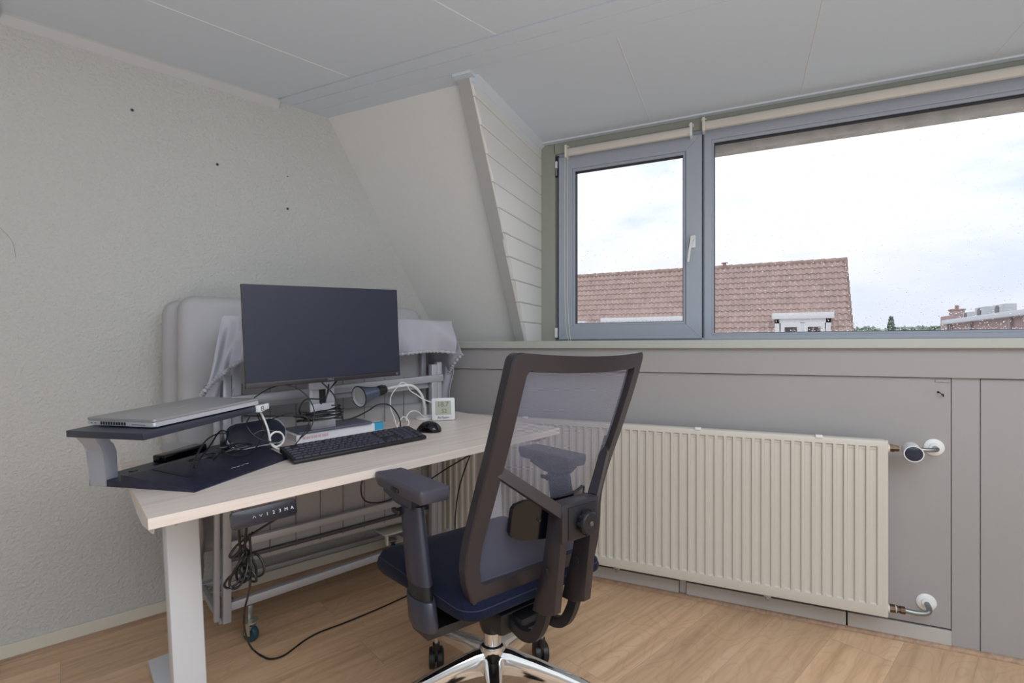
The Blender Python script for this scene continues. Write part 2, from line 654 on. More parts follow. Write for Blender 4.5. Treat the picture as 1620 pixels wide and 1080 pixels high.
# wooden quarter round along the floor
def quarter(M, L, r, n=5):
    mm = MB()
    sec = [(0, 0)] + [(r * math.cos(math.radians(90 * k / n)), r * math.sin(math.radians(90 * k / n))) for k in range(n + 1)]
    mm.loft([[(0, y, z) for y, z in sec], [(L, y, z) for y, z in sec]], M=M)
    return mm
struct(quarter(frame((-1.68, 2.240, 0), V((1, 0, 0)), V((0, -1, 0)), V((0, 0, 1))), 4.2, .0145).build('trim_4', STRIPM))
struct(quarter(frame(wall_pt(-.15, .012), D, N, V((0, 0, 1))), 1.56, .014).build('trim_5', STRIPM))
struct(MB().b2((-.165, .025, 0), (-.150, 1.7, .006), M=frame(wall_pt(0, 0), D, N, V((0, 0, 1)))).build('trim_6', STRIPM, smooth=False))
m = MB()
m.b2((-.15 - 2.4, -.012, .012), (1.405, 0, .057), bev=.002)
struct(m.build('baseboard_left', CREAM, M=LW, smooth=False))

# slope wall left of the dormer: from behind the sill up to the ceiling
ys, yt = 2.46, 1.838
m = MB()
zs = 1.06
m.add([(-2.1, ys, zs), (-1.03, ys, zs), (-1.03, yt, CZ), (-2.1, yt, CZ),
       (-2.1, ys + .12, zs), (-1.03, ys + .12, zs), (-1.03, yt + .12, CZ), (-2.1, yt + .12, CZ)],
      [(0, 1, 2, 3), (4, 7, 6, 5), (0, 3, 7, 4), (1, 5, 6, 2), (0, 4, 5, 1), (3, 2, 6, 7)])
struct(m.build('wall_slope', PLASTER2, smooth=False))
# post at the edge of the dormer
ang = math.atan2(CZ - zs, ys - yt)
m = MB()
dn = V((0, -(CZ - zs), -(ys - yt))).normalized()      # outwards of the slope face, into the room
q0, q1 = V((0, ys, zs)), V((0, yt, CZ))
off = dn * .045
m.add([(-1.072, *(q0)[1:]), (-1.014, *(q0)[1:]), (-1.014, *(q1)[1:]), (-1.072, *(q1)[1:]),
       (-1.072, *(q0 + off)[1:]), (-1.014, *(q0 + off)[1:]), (-1.014, *(q1 + V((0, -.055, 0)))[1:]), (-1.072, *(q1 + V((0, -.055, 0)))[1:])],
      [(0, 1, 2, 3), (4, 7, 6, 5), (0, 3, 7, 4), (1, 5, 6, 2), (0, 4, 5, 1), (3, 2, 6, 7)])
struct(m.build('trim_7', POST, smooth=False))
# dormer cheek of white boards
m = MB()
zb = [1.095, 1.195, 1.292, 1.396, 1.500, 1.603, 1.706, 1.807, 1.911, 2.015, 2.113, 2.187]
def slope_y(z):
    return ys - (z - zs) * (ys - yt) / (CZ - zs)
for i in range(len(zb) - 1):
    z0, z1 = zb[i] + .002, zb[i + 1] - .002
    t = -1.002
    bv = .004
    y0, y1 = slope_y(z0) - .053, slope_y(z1) - .053
    m.add([(t - bv, y0, z0 - .001), (t, y0, z0 + bv), (t, y1, z1 - bv), (t - bv, y1, z1 + .001),
           (t - bv, 2.66, z0 - .001), (t, 2.66, z0 + bv), (t, 2.66, z1 - bv), (t - bv, 2.66, z1 + .001),
           (t - .02, y0, z0), (t - .02, 2.66, z0), (t - .02, y1, z1), (t - .02, 2.66, z1)],
          [(0, 1, 5, 4), (1, 2, 6, 5), (2, 3, 7, 6), (0, 4, 9, 8), (3, 10, 11, 7), (0, 8, 10, 3), (1, 0, 3, 2), (4, 5, 6, 7), (8, 9, 11, 10)])
m.add([(-1.045, ys - .01, 1.06), (-1.022, ys - .01, 1.06), (-1.022, yt + .01, CZ), (-1.045, yt + .01, CZ), (-1.045, 2.7, 1.06), (-1.022, 2.7, 1.06), (-1.022, 2.7, CZ), (-1.045, 2.7, CZ)],
      [(0, 1, 2, 3), (4, 7, 6, 5), (0, 3, 7, 4), (1, 5, 6, 2), (0, 4, 5, 1), (3, 2, 6, 7)])
struct(m.build('wall_cheek', BOARD, smooth=False))

# ceiling
m = MB()
m.b2((-4.6, -2.6, CZ), (3.2, 1.601, CZ + .1))
m.b2((-4.6, 1.613, CZ), (3.2, 1.6735, CZ + .1))          # boards with shadow gaps between them
m.b2((-4.6, 1.6765, CZ - .001), (3.2, 1.756, CZ + .1))
m.b2((-4.6, 1.7575, CZ - .001), (3.2, 2.8, CZ + .1))
m.b2((-4.6, 1.59, CZ + .009), (3.2, 1.77, CZ + .1))
struct(m.build('ceiling', CEIL, smooth=False))
# seams of the ceiling boards
m = MB()
Ld = D
def seam(p, d, L, w=.006, h=.0022, z=CZ):
    d = V((d[0], d[1], 0)).normalized()
    n_ = V((-d.y, d.x, 0))
    m.add([(0, -w / 2, 0), (L, -w / 2, 0), (L, 0, -h), (0, 0, -h), (0, w / 2, 0), (L, w / 2, 0)],
          [(0, 1, 2, 3), (3, 2, 5, 4)], M=frame((p[0], p[1], z + .0002), d, n_, V((0, 0, 1))))
for px, py in ((-1.474, 1.6), (-.797, 1.6), (-.12, 1.6), (.557, 1.6), (1.234, 1.6)):
    seam((px - Ld.x * 3.6, py - Ld.y * 3.6), Ld, 3.6)
for x in (-.405, .243, .89, 1.54):
    seam((x, 1.80), (0, 1), .74, .005, .002, CZ - .0012)
struct(m.build('trim_8', mat('seam_paint', (216, 215, 218), .85), smooth=False))
# coving along left wall, coving of the dormer cheek
m = MB()
m.add([(-.15, 0, CZ - .03), (.74, 0, CZ - .03), (.74, -.03, CZ), (-.15, -.03, CZ), (-.15, 0, CZ), (.74, 0, CZ), (-.15, -.022, CZ - .004), (.74, -.022, CZ - .004)],
      [(0, 1, 7, 6), (6, 7, 2, 3), (0, 6, 3, 4), (1, 5, 2, 7)], M=LW)
m.b2((-.165, -.9, CZ - .016), (-.15, 0, CZ), M=LW)
struct(m.build('trim_9', mat('cove_paint', (200, 202, 205), .85), smooth=False))
m = MB()
m.add([(-1.003, 1.79, CZ - .035), (-1.003, 2.60, CZ - .035), (-.975, 2.60, CZ - .001), (-.975, 1.80, CZ - .001), (-1.008, 1.80, CZ), (-1.008, 2.6, CZ),
       (-1.0, 1.80, CZ - .022), (-1.0, 2.60, CZ - .022)],
      [(0, 1, 7, 6), (6, 7, 2, 3), (0, 6, 3, 4), (1, 5, 2, 7)])
m.b2((-1.075, 1.757, CZ - .012), (-.99, 1.80, CZ - .001))
m.b2((-1.0, 2.545, CZ - .008), (2.6, 2.575, CZ + .01))
struct(m.build('trim_10', CEIL, smooth=False))
# closing walls behind the camera
struct(MB().b2((-4.6, -2.6, 0), (3.2, -2.45, CZ)).build('wall_back', PLASTER, smooth=False))
struct(MB().b2((2.45, -2.6, 0), (2.6, 2.75, CZ)).build('wall_right', PLASTER, smooth=False))

# ---------------------------------------------------------------- windows
FY = 2.60
w1 = struct(root('window_1'))
w2 = struct(root('window_2'))
def ring(m, x0, x1, z0, z1, w, y0, y1, bev=.004):
    """rectangular frame, outer x0..x1,z0..z1, member width w=(left,right,bottom,top)"""
    l, r, b, t = w
    o = [(x0, z0), (x1, z0), (x1, z1), (x0, z1)]
    i = [(x0 + l, z0 + b), (x1 - r, z0 + b), (x1 - r, z1 - t), (x0 + l, z1 - t)]
    oc = [(x0 + bev, z0 + bev), (x1 - bev, z0 + bev), (x1 - bev, z1 - bev), (x0 + bev, z1 - bev)]
    ic = [(x0 + l - bev, z0 + b - bev), (x1 - r + bev, z0 + b - bev), (x1 - r + bev, z1 - t + bev), (x0 + l - bev, z1 - t + bev)]
    loops = [[(a, y1, c) for a, c in o], [(a, y0 + bev, c) for a, c in o], [(a, y0, c) for a, c in oc],
             [(a, y0, c) for a, c in ic], [(a, y0 + bev, c) for a, c in i], [(a, y1, c) for a, c in i], [(a, y1, c) for a, c in o]]
    m.loft(loops, cap=False)
    return m
# outer wooden frame
m = MB()
m.b2((-1.012, FY - .02, 1.08), (-.921, FY + .09, CZ), bev=.003)
m.b2((-.921, FY - .004, 1.08), (-.904, FY + .09, CZ), bev=.002)
m.b2((-.93, FY - .02, 2.122), (2.45, FY + .09, CZ + .01), bev=.003)
m.b2((-.93, FY - .005, 1.06), (2.45, FY + .09, 1.102), bev=.002)
m.build('frame', FRAMEP, w1, smooth=False)
m = MB()
ring(m, -.912, -.150, 1.100, 2.126, (.012, .012, .012, .022), FY - .008, FY + .06, .002)
m.b2((-.192, FY + .050, 1.10), (-.140, FY + .060, 2.13))
m.b2((-.915, FY + .050, 2.08), (-.140, FY + .060, 2.13))
m.b2((-.93, FY + .050, 1.09), (-.88, FY + .060, 2.13))
m.b2((-.93, FY + .050, 1.06), (-.140, FY + .060, 1.13))
m.build('rebate', UPVC, w1)
m = MB()
ring(m, -.902, -.168, 1.107, 2.102, (.078, .075, .075, .072), FY - .022, FY + .05, .004)
m.build('sash', UPVC, w1)
m = MB()
ring(m, -.826, -.242, 1.180, 2.032, (.014, .014, .014, .014), FY - .012, FY + .03, .003)
m.build('glazing_bead', UPVC, w1)
m = MB()
ring(m, -.813, -.255, 1.193, 2.019, (.004, .004, .004, .004), FY + .002, FY + .03, .0005)
m.build('seal', RUBBER, w1)
m = MB()
m.b2((-.812, FY + .010, 1.194), (-.256, FY + .014, 2.018))
m.build('pane', GLASS, w1, smooth=False)
# mitre lines of the sash
m = MB()
for (x0, z0), (x1, z1) in (((-.902, 2.102), (-.826, 2.032)), ((-.168, 2.102), (-.242, 2.032)), ((-.168, 1.107), (-.242, 1.180)), ((-.902, 1.107), (-.826, 1.180))):
    m.tube([(x0, FY - .0222, z0), (x1, FY - .0222, z1)], .0006, 4, smooth=False)
m.build('mitre_joint', mat('joint_grey', (140, 144, 150), .6), w1)
h = MB()
h.b2((-.222, FY - .034, 1.548), (-.196, FY - .022, 1.610), bev=.004)
h.cyl((-.209, FY - .034, 1.590), (-.209, FY - .062, 1.590), .009)
h.tube([(-.209, FY - .060, 1.597), (-.212, FY - .066, 1.575), (-.219, FY - .070, 1.53), (-.226, FY - .068, 1.476)], lambda t: .0075 - .001 * t, sec=[(-1.2, -.7), (1.2, -.7), (1.2, .7), (-1.2, .7)])
h.build('handle', CHROME if False else WPLAS, w1)
for z in (2.062, 2.020):
    MB().cyl((-.913, FY - .024, z - .018), (-.913, FY - .024, z + .018), .007, n=12).build('hinge', STEEL if z < 2.03 else WPLAS, w1)
m = MB()
m.b2((-.920, FY - .034, 1.118), (-.905, FY - .018, 1.172), bev=.003)
m.build('hinge', WPLAS, w1)
m = MB()
m.b2((-.921, FY - .018, 2.00), (-.9025, FY - .004, 2.112))
m.b2((-.9085, FY - .018, 1.108), (-.9025, FY - .004, 2.05))
m.build('seal', RUBBER, w1, smooth=False)
# fixed pane
m = MB()
ring(m, -.158, 2.44, 1.100, 2.124, (.034, .05, .024, .054), FY - .012, FY + .06, .003)
m.b2((-.158, FY - .018, 2.115), (2.44, FY - .010, 2.127))
m.build('frame', UPVC, w2)
m = MB()
ring(m, -.126, 2.40, 1.122, 2.072, (.012, .012, .012, .016), FY - .004, FY + .03, .003)
m.build('glazing_bead', UPVC, w2)
m = MB()
ring(m, -.115, 2.39, 1.133, 2.058, (.004, .004, .003, .007), FY + .006, FY + .03, .0005)
m.build('seal', RUBBER, w2)
m = MB()
m.b2((-.113, FY + .014, 1.134), (2.388, FY + .018, 2.056))
m.build('pane', GLASS, w2, smooth=False)
m = MB()          # weathered fascia outside the top of the fixed pane
m.b2((-.13, FY + .10, 2.040), (2.6, FY + .16, 2.24))
struct(m.build('trim_11', mat('weathered_wood', (206, 200, 196), .9, var=(14, .14), bump=(30, .5, .005)), smooth=False))
m = MB()
m.b2((-1.10, FY + .16, 2.21), (2.7, FY + .5, 2.27))
m.b2((-1.10, FY + .06, 2.2), (2.7, FY + .18, 2.27))
struct(m.build('trim_12', mat('weathered_wood', (150, 145, 148)), smooth=False))

# rain on the outside of the panes: far too many to count
m = MB()
def drop(x, z, r, y):
    n = 6
    rg = []
    for k in range(3):
        a = PI / 2 * k / 3
        rg.append([(x + r * math.cos(a) * math.cos(2 * PI * i / n), y + .6 * r * math.sin(a), z + r * 1.15 * math.cos(a) * math.sin(2 * PI * i / n)) for i in range(n)])
    rg.append([(x, y + .6 * r, z)] * 1 * n)
    m.loft(rg, cap=False)
for k in range(3400):
    r = random.uniform(.0007, .0021) * (1.35 if random.random() < .12 else 1)
    zz = 1.14 + .88 * random.random() ** 2.4
    if random.random() < .30:
        drop(random.uniform(-.80, -.262), max(1.20, min(zz, 2.0)), r, FY + .0145)
    else:
        drop(-.105 + 1.25 * random.random(), min(zz, 2.04), r, FY + .0185)
tag(m.build('raindrops', WATER, weld=True), 'rain drops on the outside of the window panes', 'rain', kind='stuff')

# ---------------------------------------------------------------- roller blinds
def blind(x0, x1, z, label, cord):
    r = root('roller_blind', Matrix.Translation((x0, FY - .052, z)), label=label, cat='blind')
    L = x1 - x0
    m = MB()
    m.cyl((.006, 0, 0), (L - .006, 0, 0), .0205, n=28)
    m.b2((.012, -.0215, -.024), (L - .012, -.015, .004), bev=.002)
    m.build('roll', BLIND, r)
    for x in (0, L):
        k = MB()
        s = -1 if x == 0 else 1
        k.b2((x - .006, -.02, -.028), (x + .006, .034, .036), bev=.002)
        k.cyl((x - .009 * s, 0, 0), (x + .006 * s, 0, 0), .006, n=14)
        k.b2((x - .012, .0, .030), (x + .012, .034, .036), bev=.001)
        k.build('bracket', WPLAS if x else CPLAS, r)
    m = MB()
    m.cyl((-.002, 0, 0), (.010, 0, 0), .017, n=20)
    m.build('chain_wheel', ZINC, r)
    if cord:
        m = MB()
        m.tube([(-.004, -.016, .002), (-.005, -.017, -.3), (-.004, -.018, -.7), (.004, -.02, -.93), (.022, -.022, -1.018)], .0012, 6)
        m.tube([(.012, -.016, .002), (.011, -.017, -.3), (.012, -.018, -.72), (.020, -.02, -.93), (.034, -.022, -1.018)], .0012, 6)
        m.build('cord', CPLAS, r)
    return r
blind(-.845, -.215, 2.108, 'narrow cream roller blind rolled up above the opening sash', True)
blind(-.158, 2.40, 2.123, 'long cream roller blind rolled up above the large fixed window', False)

# ================================================================== RADIATOR
RY0 = 2.14
r = root('radiator', Matrix.Translation((-.455, RY0, .110)), label='long cream panel radiator mounted under the window sill', cat='radiator')
X0, X1, ZH = -.933, .931, .626
m = MB()
rib0, pitch, nr = X0 + .034, .03345, 54
xs = [(X0, .012), (X0 + .003, .003), (X0 + .012, 0), (X0 + .017, .0015), (X0 + .022, 0)]
for k in range(nr):
    c = rib0 + .012 + k * pitch
    xs += [(c - .0118, 0), (c - .0092, 1), (c + .0092, 1), (c + .0118, 0)]
xs += [(X1 - .022, 0), (X1 - .017, .0015), (X1 - .012, 0), (X1 - .003, .003), (X1, .012)]
zs_ = [(0, .012, 0), (.003, .003, 0), (.012, 0, 0), (.042, 0, 0), (.046, 0, 1), (ZH - .027, 0, 1), (ZH - .023, 0, 0), (ZH - .012, 0, 0), (ZH - .003, .003, 0), (ZH, .012, 0)]
rows = []
for z, ye, g in zs_:
    row = []
    for x, v in xs:
        y = .0080 * g if v == 1 else v
        row.append((x, max(y, ye), z))
    rows.append(row)
m.loft(rows, cap=False, closed=False)
m.build('front_panel', RAD, r, angle=50)
m = MB()
m.b2((X0 + .002, .012, .002), (X1 - .002, .018, ZH - .002))
m.b2((X0 + .006, .018, ZH - .012), (X1 - .006, .052, ZH - .002), bev=.002)
for z in (.03, ZH - .03):
    m.cyl((X0 + .01, .022, z), (X1 + .004, .022, z), .016, n=14)
m.b2((X0 + .02, .026, .03), (X1 - .02, .056, ZH - .05))
m.build('convector_body', RAD, r)
for x in (-.46, .30, .72):
    MB().b2((x - .012, -.002, ZH - .006), (x + .012, .02, ZH + .005), bev=.002).build('top_clip', WPLAS, r)
for x in (-.03, .55, -.62):
    k = MB()
    k.b2((x - .013, .001, -.008), (x + .013, .02, .004), bev=.002)
    k.b2((x - .006, -.002, -.014), (x + .006, .006, -.004), bev=.002)
    k.build('bottom_clip', STEEL, r)
m = MB()
yv = .03
for x0, x1, rr in ((X1 + .000, X1 + .006, .011), (X1 + .006, X1 + .020, .0135), (X1 + .020, X1 + .034, .011)):
    m.cyl((x0, yv, ZH - .030), (x1, yv, ZH - .030), rr, n=6)
m.build('valve_union', BRASS, r)
v = MB()
M_ = Matrix.Translation((1.000, yv + .004, ZH - .030)) @ Matrix.Rotation(PI / 2 + .06, 4, 'X') @ Matrix.Rotation(-.12, 4, 'Y')
v.lathe([(.008, -.014), (.022, -.014), (.0255, -.004), (.0265, .03), (.0275, .062), (.0285, .068), (.0275, .071), (.0255, .0705)], M_, 32)
vh = v.build('thermostat_head', WPLAS, r)
v = MB()
v.lathe([(.0252, .069), (.0245, .0712), (.012, .0725), (.0001, .0728)], M_, 32)
v.build('thermostat_display', mat('display_navy', (24, 36, 62), .15), vh)
m = MB()
m.tube([(1.012, yv + .006, ZH - .028), (1.040, yv + .006, ZH - .030), (1.066, yv + .012, ZH - .029), (1.080, yv + .028, ZH - .028), (1.083, .10, ZH - .028)], .0075, 12)
m.build('supply_pipe', STEEL, r)
m = MB()
for x0, x1, rr in ((X1, X1 + .005, .010), (X1 + .005, X1 + .023, .0150), (X1 + .0265, X1 + .031, .014), (X1 + .031, X1 + .037, .011), (X1 + .037, X1 + .051, .0140)):
    m.cyl((x0, yv, .028), (x1, yv, .028), rr, n=8)
m.build('return_union', BRASS, r)
MB().cyl((X1 + .0225, yv, .028), (X1 + .027, yv, .028), .0125, n=14).build('sealing_ring', WPLAS, r)
m = MB()
m.tube([(X1 + .050, yv, .028), (X1 + .082, yv, .026), (X1 + .112, yv + .006, .028), (X1 + .126, yv + .022, .036), (X1 + .130, .1, .042)], .0085, 12)
m.build('return_pipe', STEEL, r)
for i, (x, z) in enumerate(((1.083, ZH - .028), (X1 + .130, .042))):
    k = MB()
    k.lathe([(.030, 0), (.030, .003), (.0265, .006), (.017, .008), (.016, .012), (.0115, .013)], Matrix.Translation((x, .100, z)) @ Matrix.Rotation(PI / 2, 4, 'X'), 30)
    k.build('pipe_rosette', WPLAS, r)

# ================================================================== DESK
dk = root('standing_desk', DESK, label='sit-stand desk with pale wood top and white steel legs', cat='desk')
DW, DD, DT = 1.242, .675, .0235
m = MB()
m.b2((0, 0, -DT), (DW, DD, 0), bev=.0012)
m.build('desktop', DESKM, dk, smooth=False)
FOOT = -.712 + .004
for side, s0 in (('L', .060), ('R', DW - .134)):
    m = MB()
    m.b2((s0, .27, -.60), (s0 + .074, .335, -.060), bev=.006)
    m.build('leg', WHITEM, dk)
    m = MB()
    m.b2((s0 + .004, .275, -.09), (s0 + .070, .330, -DT - .003), bev=.004)
    m.build('inner_column', WHITEM, dk)
    zf = -.712 - (.0 if side == 'L' else math.sin(EPS) * (s0 + .03)) + .006
    m = MB()
    m.b2((s0 - .006, -.06 if side == 'L' else .17, zf - .002), (s0 + .062, .79, zf + .014), bev=.003)
    if side == 'R' or True:
        m.b2((s0 + .004, .275, zf + .01), (s0 + .070, .33, -.58), bev=.004)
    m.build('foot', WHITEM, dk)
    m = MB()       # sloping bracket arm under the top
    for dx in (0,):
        m.prism([(.03, -DT - .001), (.645, -DT - .001), (.62, -.052), (.36, -.082), (.25, -.082), (.055, -.050)], .003,
                frame((s0 - .048 if side == 'L' else s0 + .08, 0, 0), V((0, 1, 0)), V((0, 0, 1)), V((1, 0, 0))))
        m.prism([(.03, -DT - .001), (.645, -DT - .001), (.62, -.048), (.36, -.072), (.25, -.072), (.055, -.046)], .003,
                frame((s0 - .004 if side == 'L' else s0 + .11, 0, 0), V((0, 1, 0)), V((0, 0, 1)), V((1, 0, 0))))
    m.b2((s0 - .048, .25, -.030), (s0 + .09, .36, -DT - .001))
    m.build('support_bracket', WHITEM, dk)
m = MB()
m.b2((.12, .20, -.064), (DW - .12, .24, -DT - .001), bev=.003)
m.b2((.12, .40, -.064), (DW - .12, .44, -DT - .001), bev=.003)
m.build('crossbar', WHITEM, dk)
# hand control under the front edge
HM = Matrix.Translation((.2205, -.001, -.0475)) @ Matrix.Rotation(math.radians(78), 4, 'X')
poly = []
for p in rrect(.142, .040, .008):
    x, y = p
    y = y + .10 * (x * x) - (.10 * .071 ** 2) if y < 0 else y
    poly.append((x, y))
hc = MB()
hc.prism(poly, .014, HM @ Matrix.Translation((0, 0, -.010)), bev=.0022)
hc = hc.build('hand_control', mat('control_black', (34, 32, 42), .3), dk)
def ctl_text(ch, x):
    text_mesh('button_mark', ch, .0105, PRINT, hc, HM @ Matrix.Translation((x, -.001, .0045)), .0002)
for ch, x in (('1', .004), ('2', .018), ('3', .032), ('M', .046), ('A', .060)):
    ctl_text(ch, x)
for x, s in ((-.024, 1), (-.010, -1)):
    k = MB()
    k.tube([(x - .003, -.001 - .0025 * s, .0045), (x, -.001 + .0025 * s, .0045), (x + .003, -.001 - .0025 * s, .0045)], .0005, 5, smooth=False, M=HM)
    k.build('button_mark', PRINT, hc)

# ================================================================== folding bed
bed = root('folding_bed', frame(wall_pt(.42, .42), D, -N, V((0, 0, 1))), label='grey folding guest bed on castors standing upright behind the desk', cat='folding bed')
def bpart(name, boxes, mt=BEDM, bev=.003):
    k = MB()
    for lo, hi in boxes:
        k.b2(lo, hi, bev=bev)
    return k.build(name, mt, bed)
bpart('post', [((.005, 0, .085), (.032, .03, .965))])
bpart('post', [((-.020, .012, .095), (-.002, .034, .93))])
bpart('post', [((.872, 0, .085), (.902, .03, .985))])
bpart('post', [((.908, .008, .095), (.934, .034, .995))])
bpart('post', [((.036, .014, .45), (.066, .040, 1.08))])
bpart('post', [((.880, .10, .45), (.905, .13, 1.08))])
def rail(name, p, q, w=.03, d=.025, mt=BEDM):
    p, q = V(p), V(q)
    x = (q - p).normalized()
    y = V((0, 1, 0))
    z = x.cross(y)
    k = MB()
    k.b2((0, 0, -w), ((q - p).length, d, 0), bev=.003, M=frame(p, x, y, z))
    return k.build(name, mt, bed)
rail('rail', (.03, -.004, .888), (.934, -.004, .938), .033, .028)
rail('rail', (.03, .030, .862), (.90, .030, .902), .028, .028)
rail('rail', (.03, .006, .369), (.875, .006, .386), .028, .025)
rail('rail', (.03, .030, .300), (.875, .030, .312), .014, .02, mat('dark_rail', (88, 84, 88), .4, .4))
rail('rail', (.03, .004, .153), (.875, .004, .176), .030, .028)
bpart('side_rail', [((-.002, .03, .075), (.02, .375, .098))])
bpart('side_rail', [((.90, .03, .075), (.92, .375, .098))])
bpart('rail', [((0, .36, .08), (.92, .38, .10))])
bpart('hinge_plate', [((.02, .05, .12), (.06, .14, .128)), ((.035, .10, .10), (.05, .14, .15))], STEEL)
bpart('hinge_plate', [((.66, .055, .215), (.82, .15, .221)), ((.664, .045, .175), (.672, .065, .216))], CPLAS, .001)
# mattress halves folded together
def pillow_body(x0, x1, y0, y1, z0, z1, rr, mt, name):
    k = MB()
    k.b2((x0, y0, z0), (x1, y1, z1), bev=rr, seg=6)
    t = k.bm
    return k.build(name, mt, bed, angle=60)
pillow_body(-.105, .90, .115, .235, .30, 1.255, .055, MATTR, 'mattress')
pillow_body(-.135, 1.00, .245, .36, .30, 1.245, .055, MATTR, 'mattress')
pillow_body(.02, .905, .05, .12, .255, .80, .03, MATTR, 'mattress')
# folded end of the lower cloth, seen left under the desk
k = MB()
ring_pts = []
for i in range(13):
    t = i / 12
    z = .22 + .50 * t
    w = .085 + .03 * math.sin(t * 7) + .03 * t
    yy = .06 + .02 * math.sin(t * 11)
    ring_pts.append([(-.03 - w * .55 + w * math.cos(a) * .5 + .008 * math.sin(3 * a + i), yy + .06 + .085 * math.sin(a), z) for a in [2 * PI * j / 16 for j in range(16)]])
k.loft(ring_pts)
k.build('mattress_end', MATTR, bed)
# wire grid in front of the mattress
wv = None
for i in range(10):
    x = .075 + .0955 * i
    if wv is None:
        wv = MB().cyl((0, .036, .285), (0, .036, .93), .0017, n=6).build('spring_wire', WIRE, bed, M=Matrix.Translation((x, 0, 0)))
    else:
        copy_part(wv, bed, Matrix.Translation((x, 0, 0)))
# cloth cover: sheet draped over the top with gathered elastic hem
def sheet(name, f, nu, nv, mt, parent, th=.0025, sub=1):
    k = MB()
    rows = [[f(i / nu, j / nv) for i in range(nu + 1)] for j in range(nv + 1)]
    k.loft(rows, cap=False, closed=False)
    o = k.build(name, mt, parent, angle=180)
    s = o.modifiers.new('t', 'SOLIDIFY')
    s.thickness = th
    s2 = o.modifiers.new('s', 'SUBSURF')
    s2.levels = s2.render_levels = sub
    return o
def cover_main(u, v):
    # u along the bed, v from the back over the top edge and down the front
    x = .055 + (.955 - .055) * u
    hem = 1.035 + .012 * math.sin(u * 9)
    top = 1.172 + .028 * u
    if v < .35:
        t = v / .35
        y, z = .20 - t * .238, top - .004 + .004 * math.sin(x * 17 + 2)
    else:
        t = (v - .35) / .65
        z = top - .004 + .004 * math.sin(x * 17 + 2) * (1 - t) - (top - .004 - hem) * t
        ph = x * 26 - t * 3.2
        fold = math.sin(ph + .9 * math.sin(x * 9)) * .55 + math.sin(x * 47 - t * 5 + 1) * .28 + math.sin(x * 90 + t * 2) * .08
        y = -.040 - .012 * t + .026 * fold * (t ** .7) - .010 * math.sin(t * PI)
    if u > .93:
        x += .012 * t * (u - .93) / .07
    return (x, y, z)
cov = sheet('bed_cover', cover_main, 70, 26, CLOTH, bed)
def cover_side(u, v):
    # right hand side falling off the end: u from front corner to the back, v down
    t = v
    x = .953 + .050 * t + .010 * math.sin(u * 13 + t * 2) * t
    y = -.035 - .014 * t * (1 - u) + .255 * u
    top = 1.19 + .005 * u
    hem = 1.035 - .125 * min(1, u * 1.9) ** .8 + .02 * max(0, u - .5)
    z = top - (top - hem) * t
    return (x, y, z)
sheet('cover_side', cover_side, 30, 16, CLOTH, cov)
def cover_tail(u, v):
    t = v
    x = .965 + .04 * (1 - t) * .9 + .014 * math.sin(u * 14) + .005 * math.sin(t * 9)
    y = .02 + .16 * u
    z = .98 - .22 * t - .02 * u
    return (x + .01, y, z)
sheet('cover_tail', cover_tail, 20, 12, CLOTH, cov)
def cover_left(u, v):
    # diagonal fold at the left corner
    x = -.004 + (.085 - (-.004)) * u
    top = 1.175
    hemz = .925 + (1.04 - .925) * min(1, u * 1.25) ** .75
    z = top - (top - hemz) * v
    xl = -.004 - .058 * v * (1 - u)
    x = xl + (.09 - xl) * u
    y = -.034 - .03 * v + .022 * math.sin(u * 10 - v * 2.5) * v ** .6 + .008 * math.sin(u * 23 + v * 5) * v - .012 * math.sin(u * PI)
    return (x, y, z)
sheet('cover_fold', cover_left, 26, 20, CLOTH, cov)
def cover_left2(u, v):
    x = -.055 + .10 * u
    z = .93 - .11 * v + .03 * u
    y = .005 + .016 * math.sin(u * 9 + v * 4) + .02 * u
    return (x, y, z)
sheet('cover_fold', cover_left2, 18, 12, CLOTH, cov)
# gathered elastic hems
def ruffle(pts, parent, r0=.006):
    P = spline([V(p) for p in pts], 14)
    def rr(t):
        return r0 * (1 + .38 * math.sin(t * len(P) * 1.6))
    k = MB()
    k.tube(P, rr, 8, smooth=False)
    k.build('elastic_hem', CLOTH, parent)
hemP = [cover_main(u / 12, 1) for u in range(13)]
ruffle([(p[0], p[1] - .001, p[2]) for p in hemP], cov, .0065)
ruffle([cover_side(u / 6, 1) for u in range(7)], cov, .007)
ruffle([cover_left(1 - u / 8, 1) for u in range(9)] + [(-.070, -.05, .895), (-.060, -.045, .86), (-.045, -.02, .835)], cov, .007)
# castors
def castor(parent, M):
    c = bpy.data.objects.new('castor', None)
    COL.objects.link(c)
    c.parent = parent
    c.matrix_local = M
    k = MB()
    k.lathe([(.026, 0), (.026, -.004), (.020, -.010), (.008, -.011)], n=20)
    k.b2((-.019, -.012, -.048), (-.0155, .014, -.008), bev=.001)
    k.b2((.0155, -.012, -.048), (.019, .014, -.008), bev=.001)
    k.b2((-.017, -.010, -.030), (.017, .008, -.018), bev=.002)
    k.cyl((-.021, 0, -.046), (.021, 0, -.046), .004, n=8)
    k.build('bracket', mat('bright_zinc', (205, 205, 196), .3, .8), c)
    k = MB()
    k.lathe([(.006, -.010), (.026, -.011), (.029, -.006), (.029, .006), (.026, .011), (.006, .010)], Matrix.Translation((0, 0, -.046)) @ Matrix.Rotation(PI / 2, 4, 'Y'), 26)
    k.build('wheel', TEAL, c)
    return c
castor(bed, Matrix.Translation((.092, -.012, .075)) @ Matrix.Rotation(.5, 4, 'Z'))
castor(bed, Matrix.Translation((.85, .012, .075)))
castor(bed, Matrix.Translation((.05, .34, .075)))
castor(bed, Matrix.Translation((.85, .34, .075)))
# the castor mounts reach the rail
bpart('castor_stem', [((.084, -.004, .075), (.100, .006, .125))], STEEL, .001)
bpart('castor_stem', [((.842, .008, .075), (.858, .018, .15))], STEEL, .001)

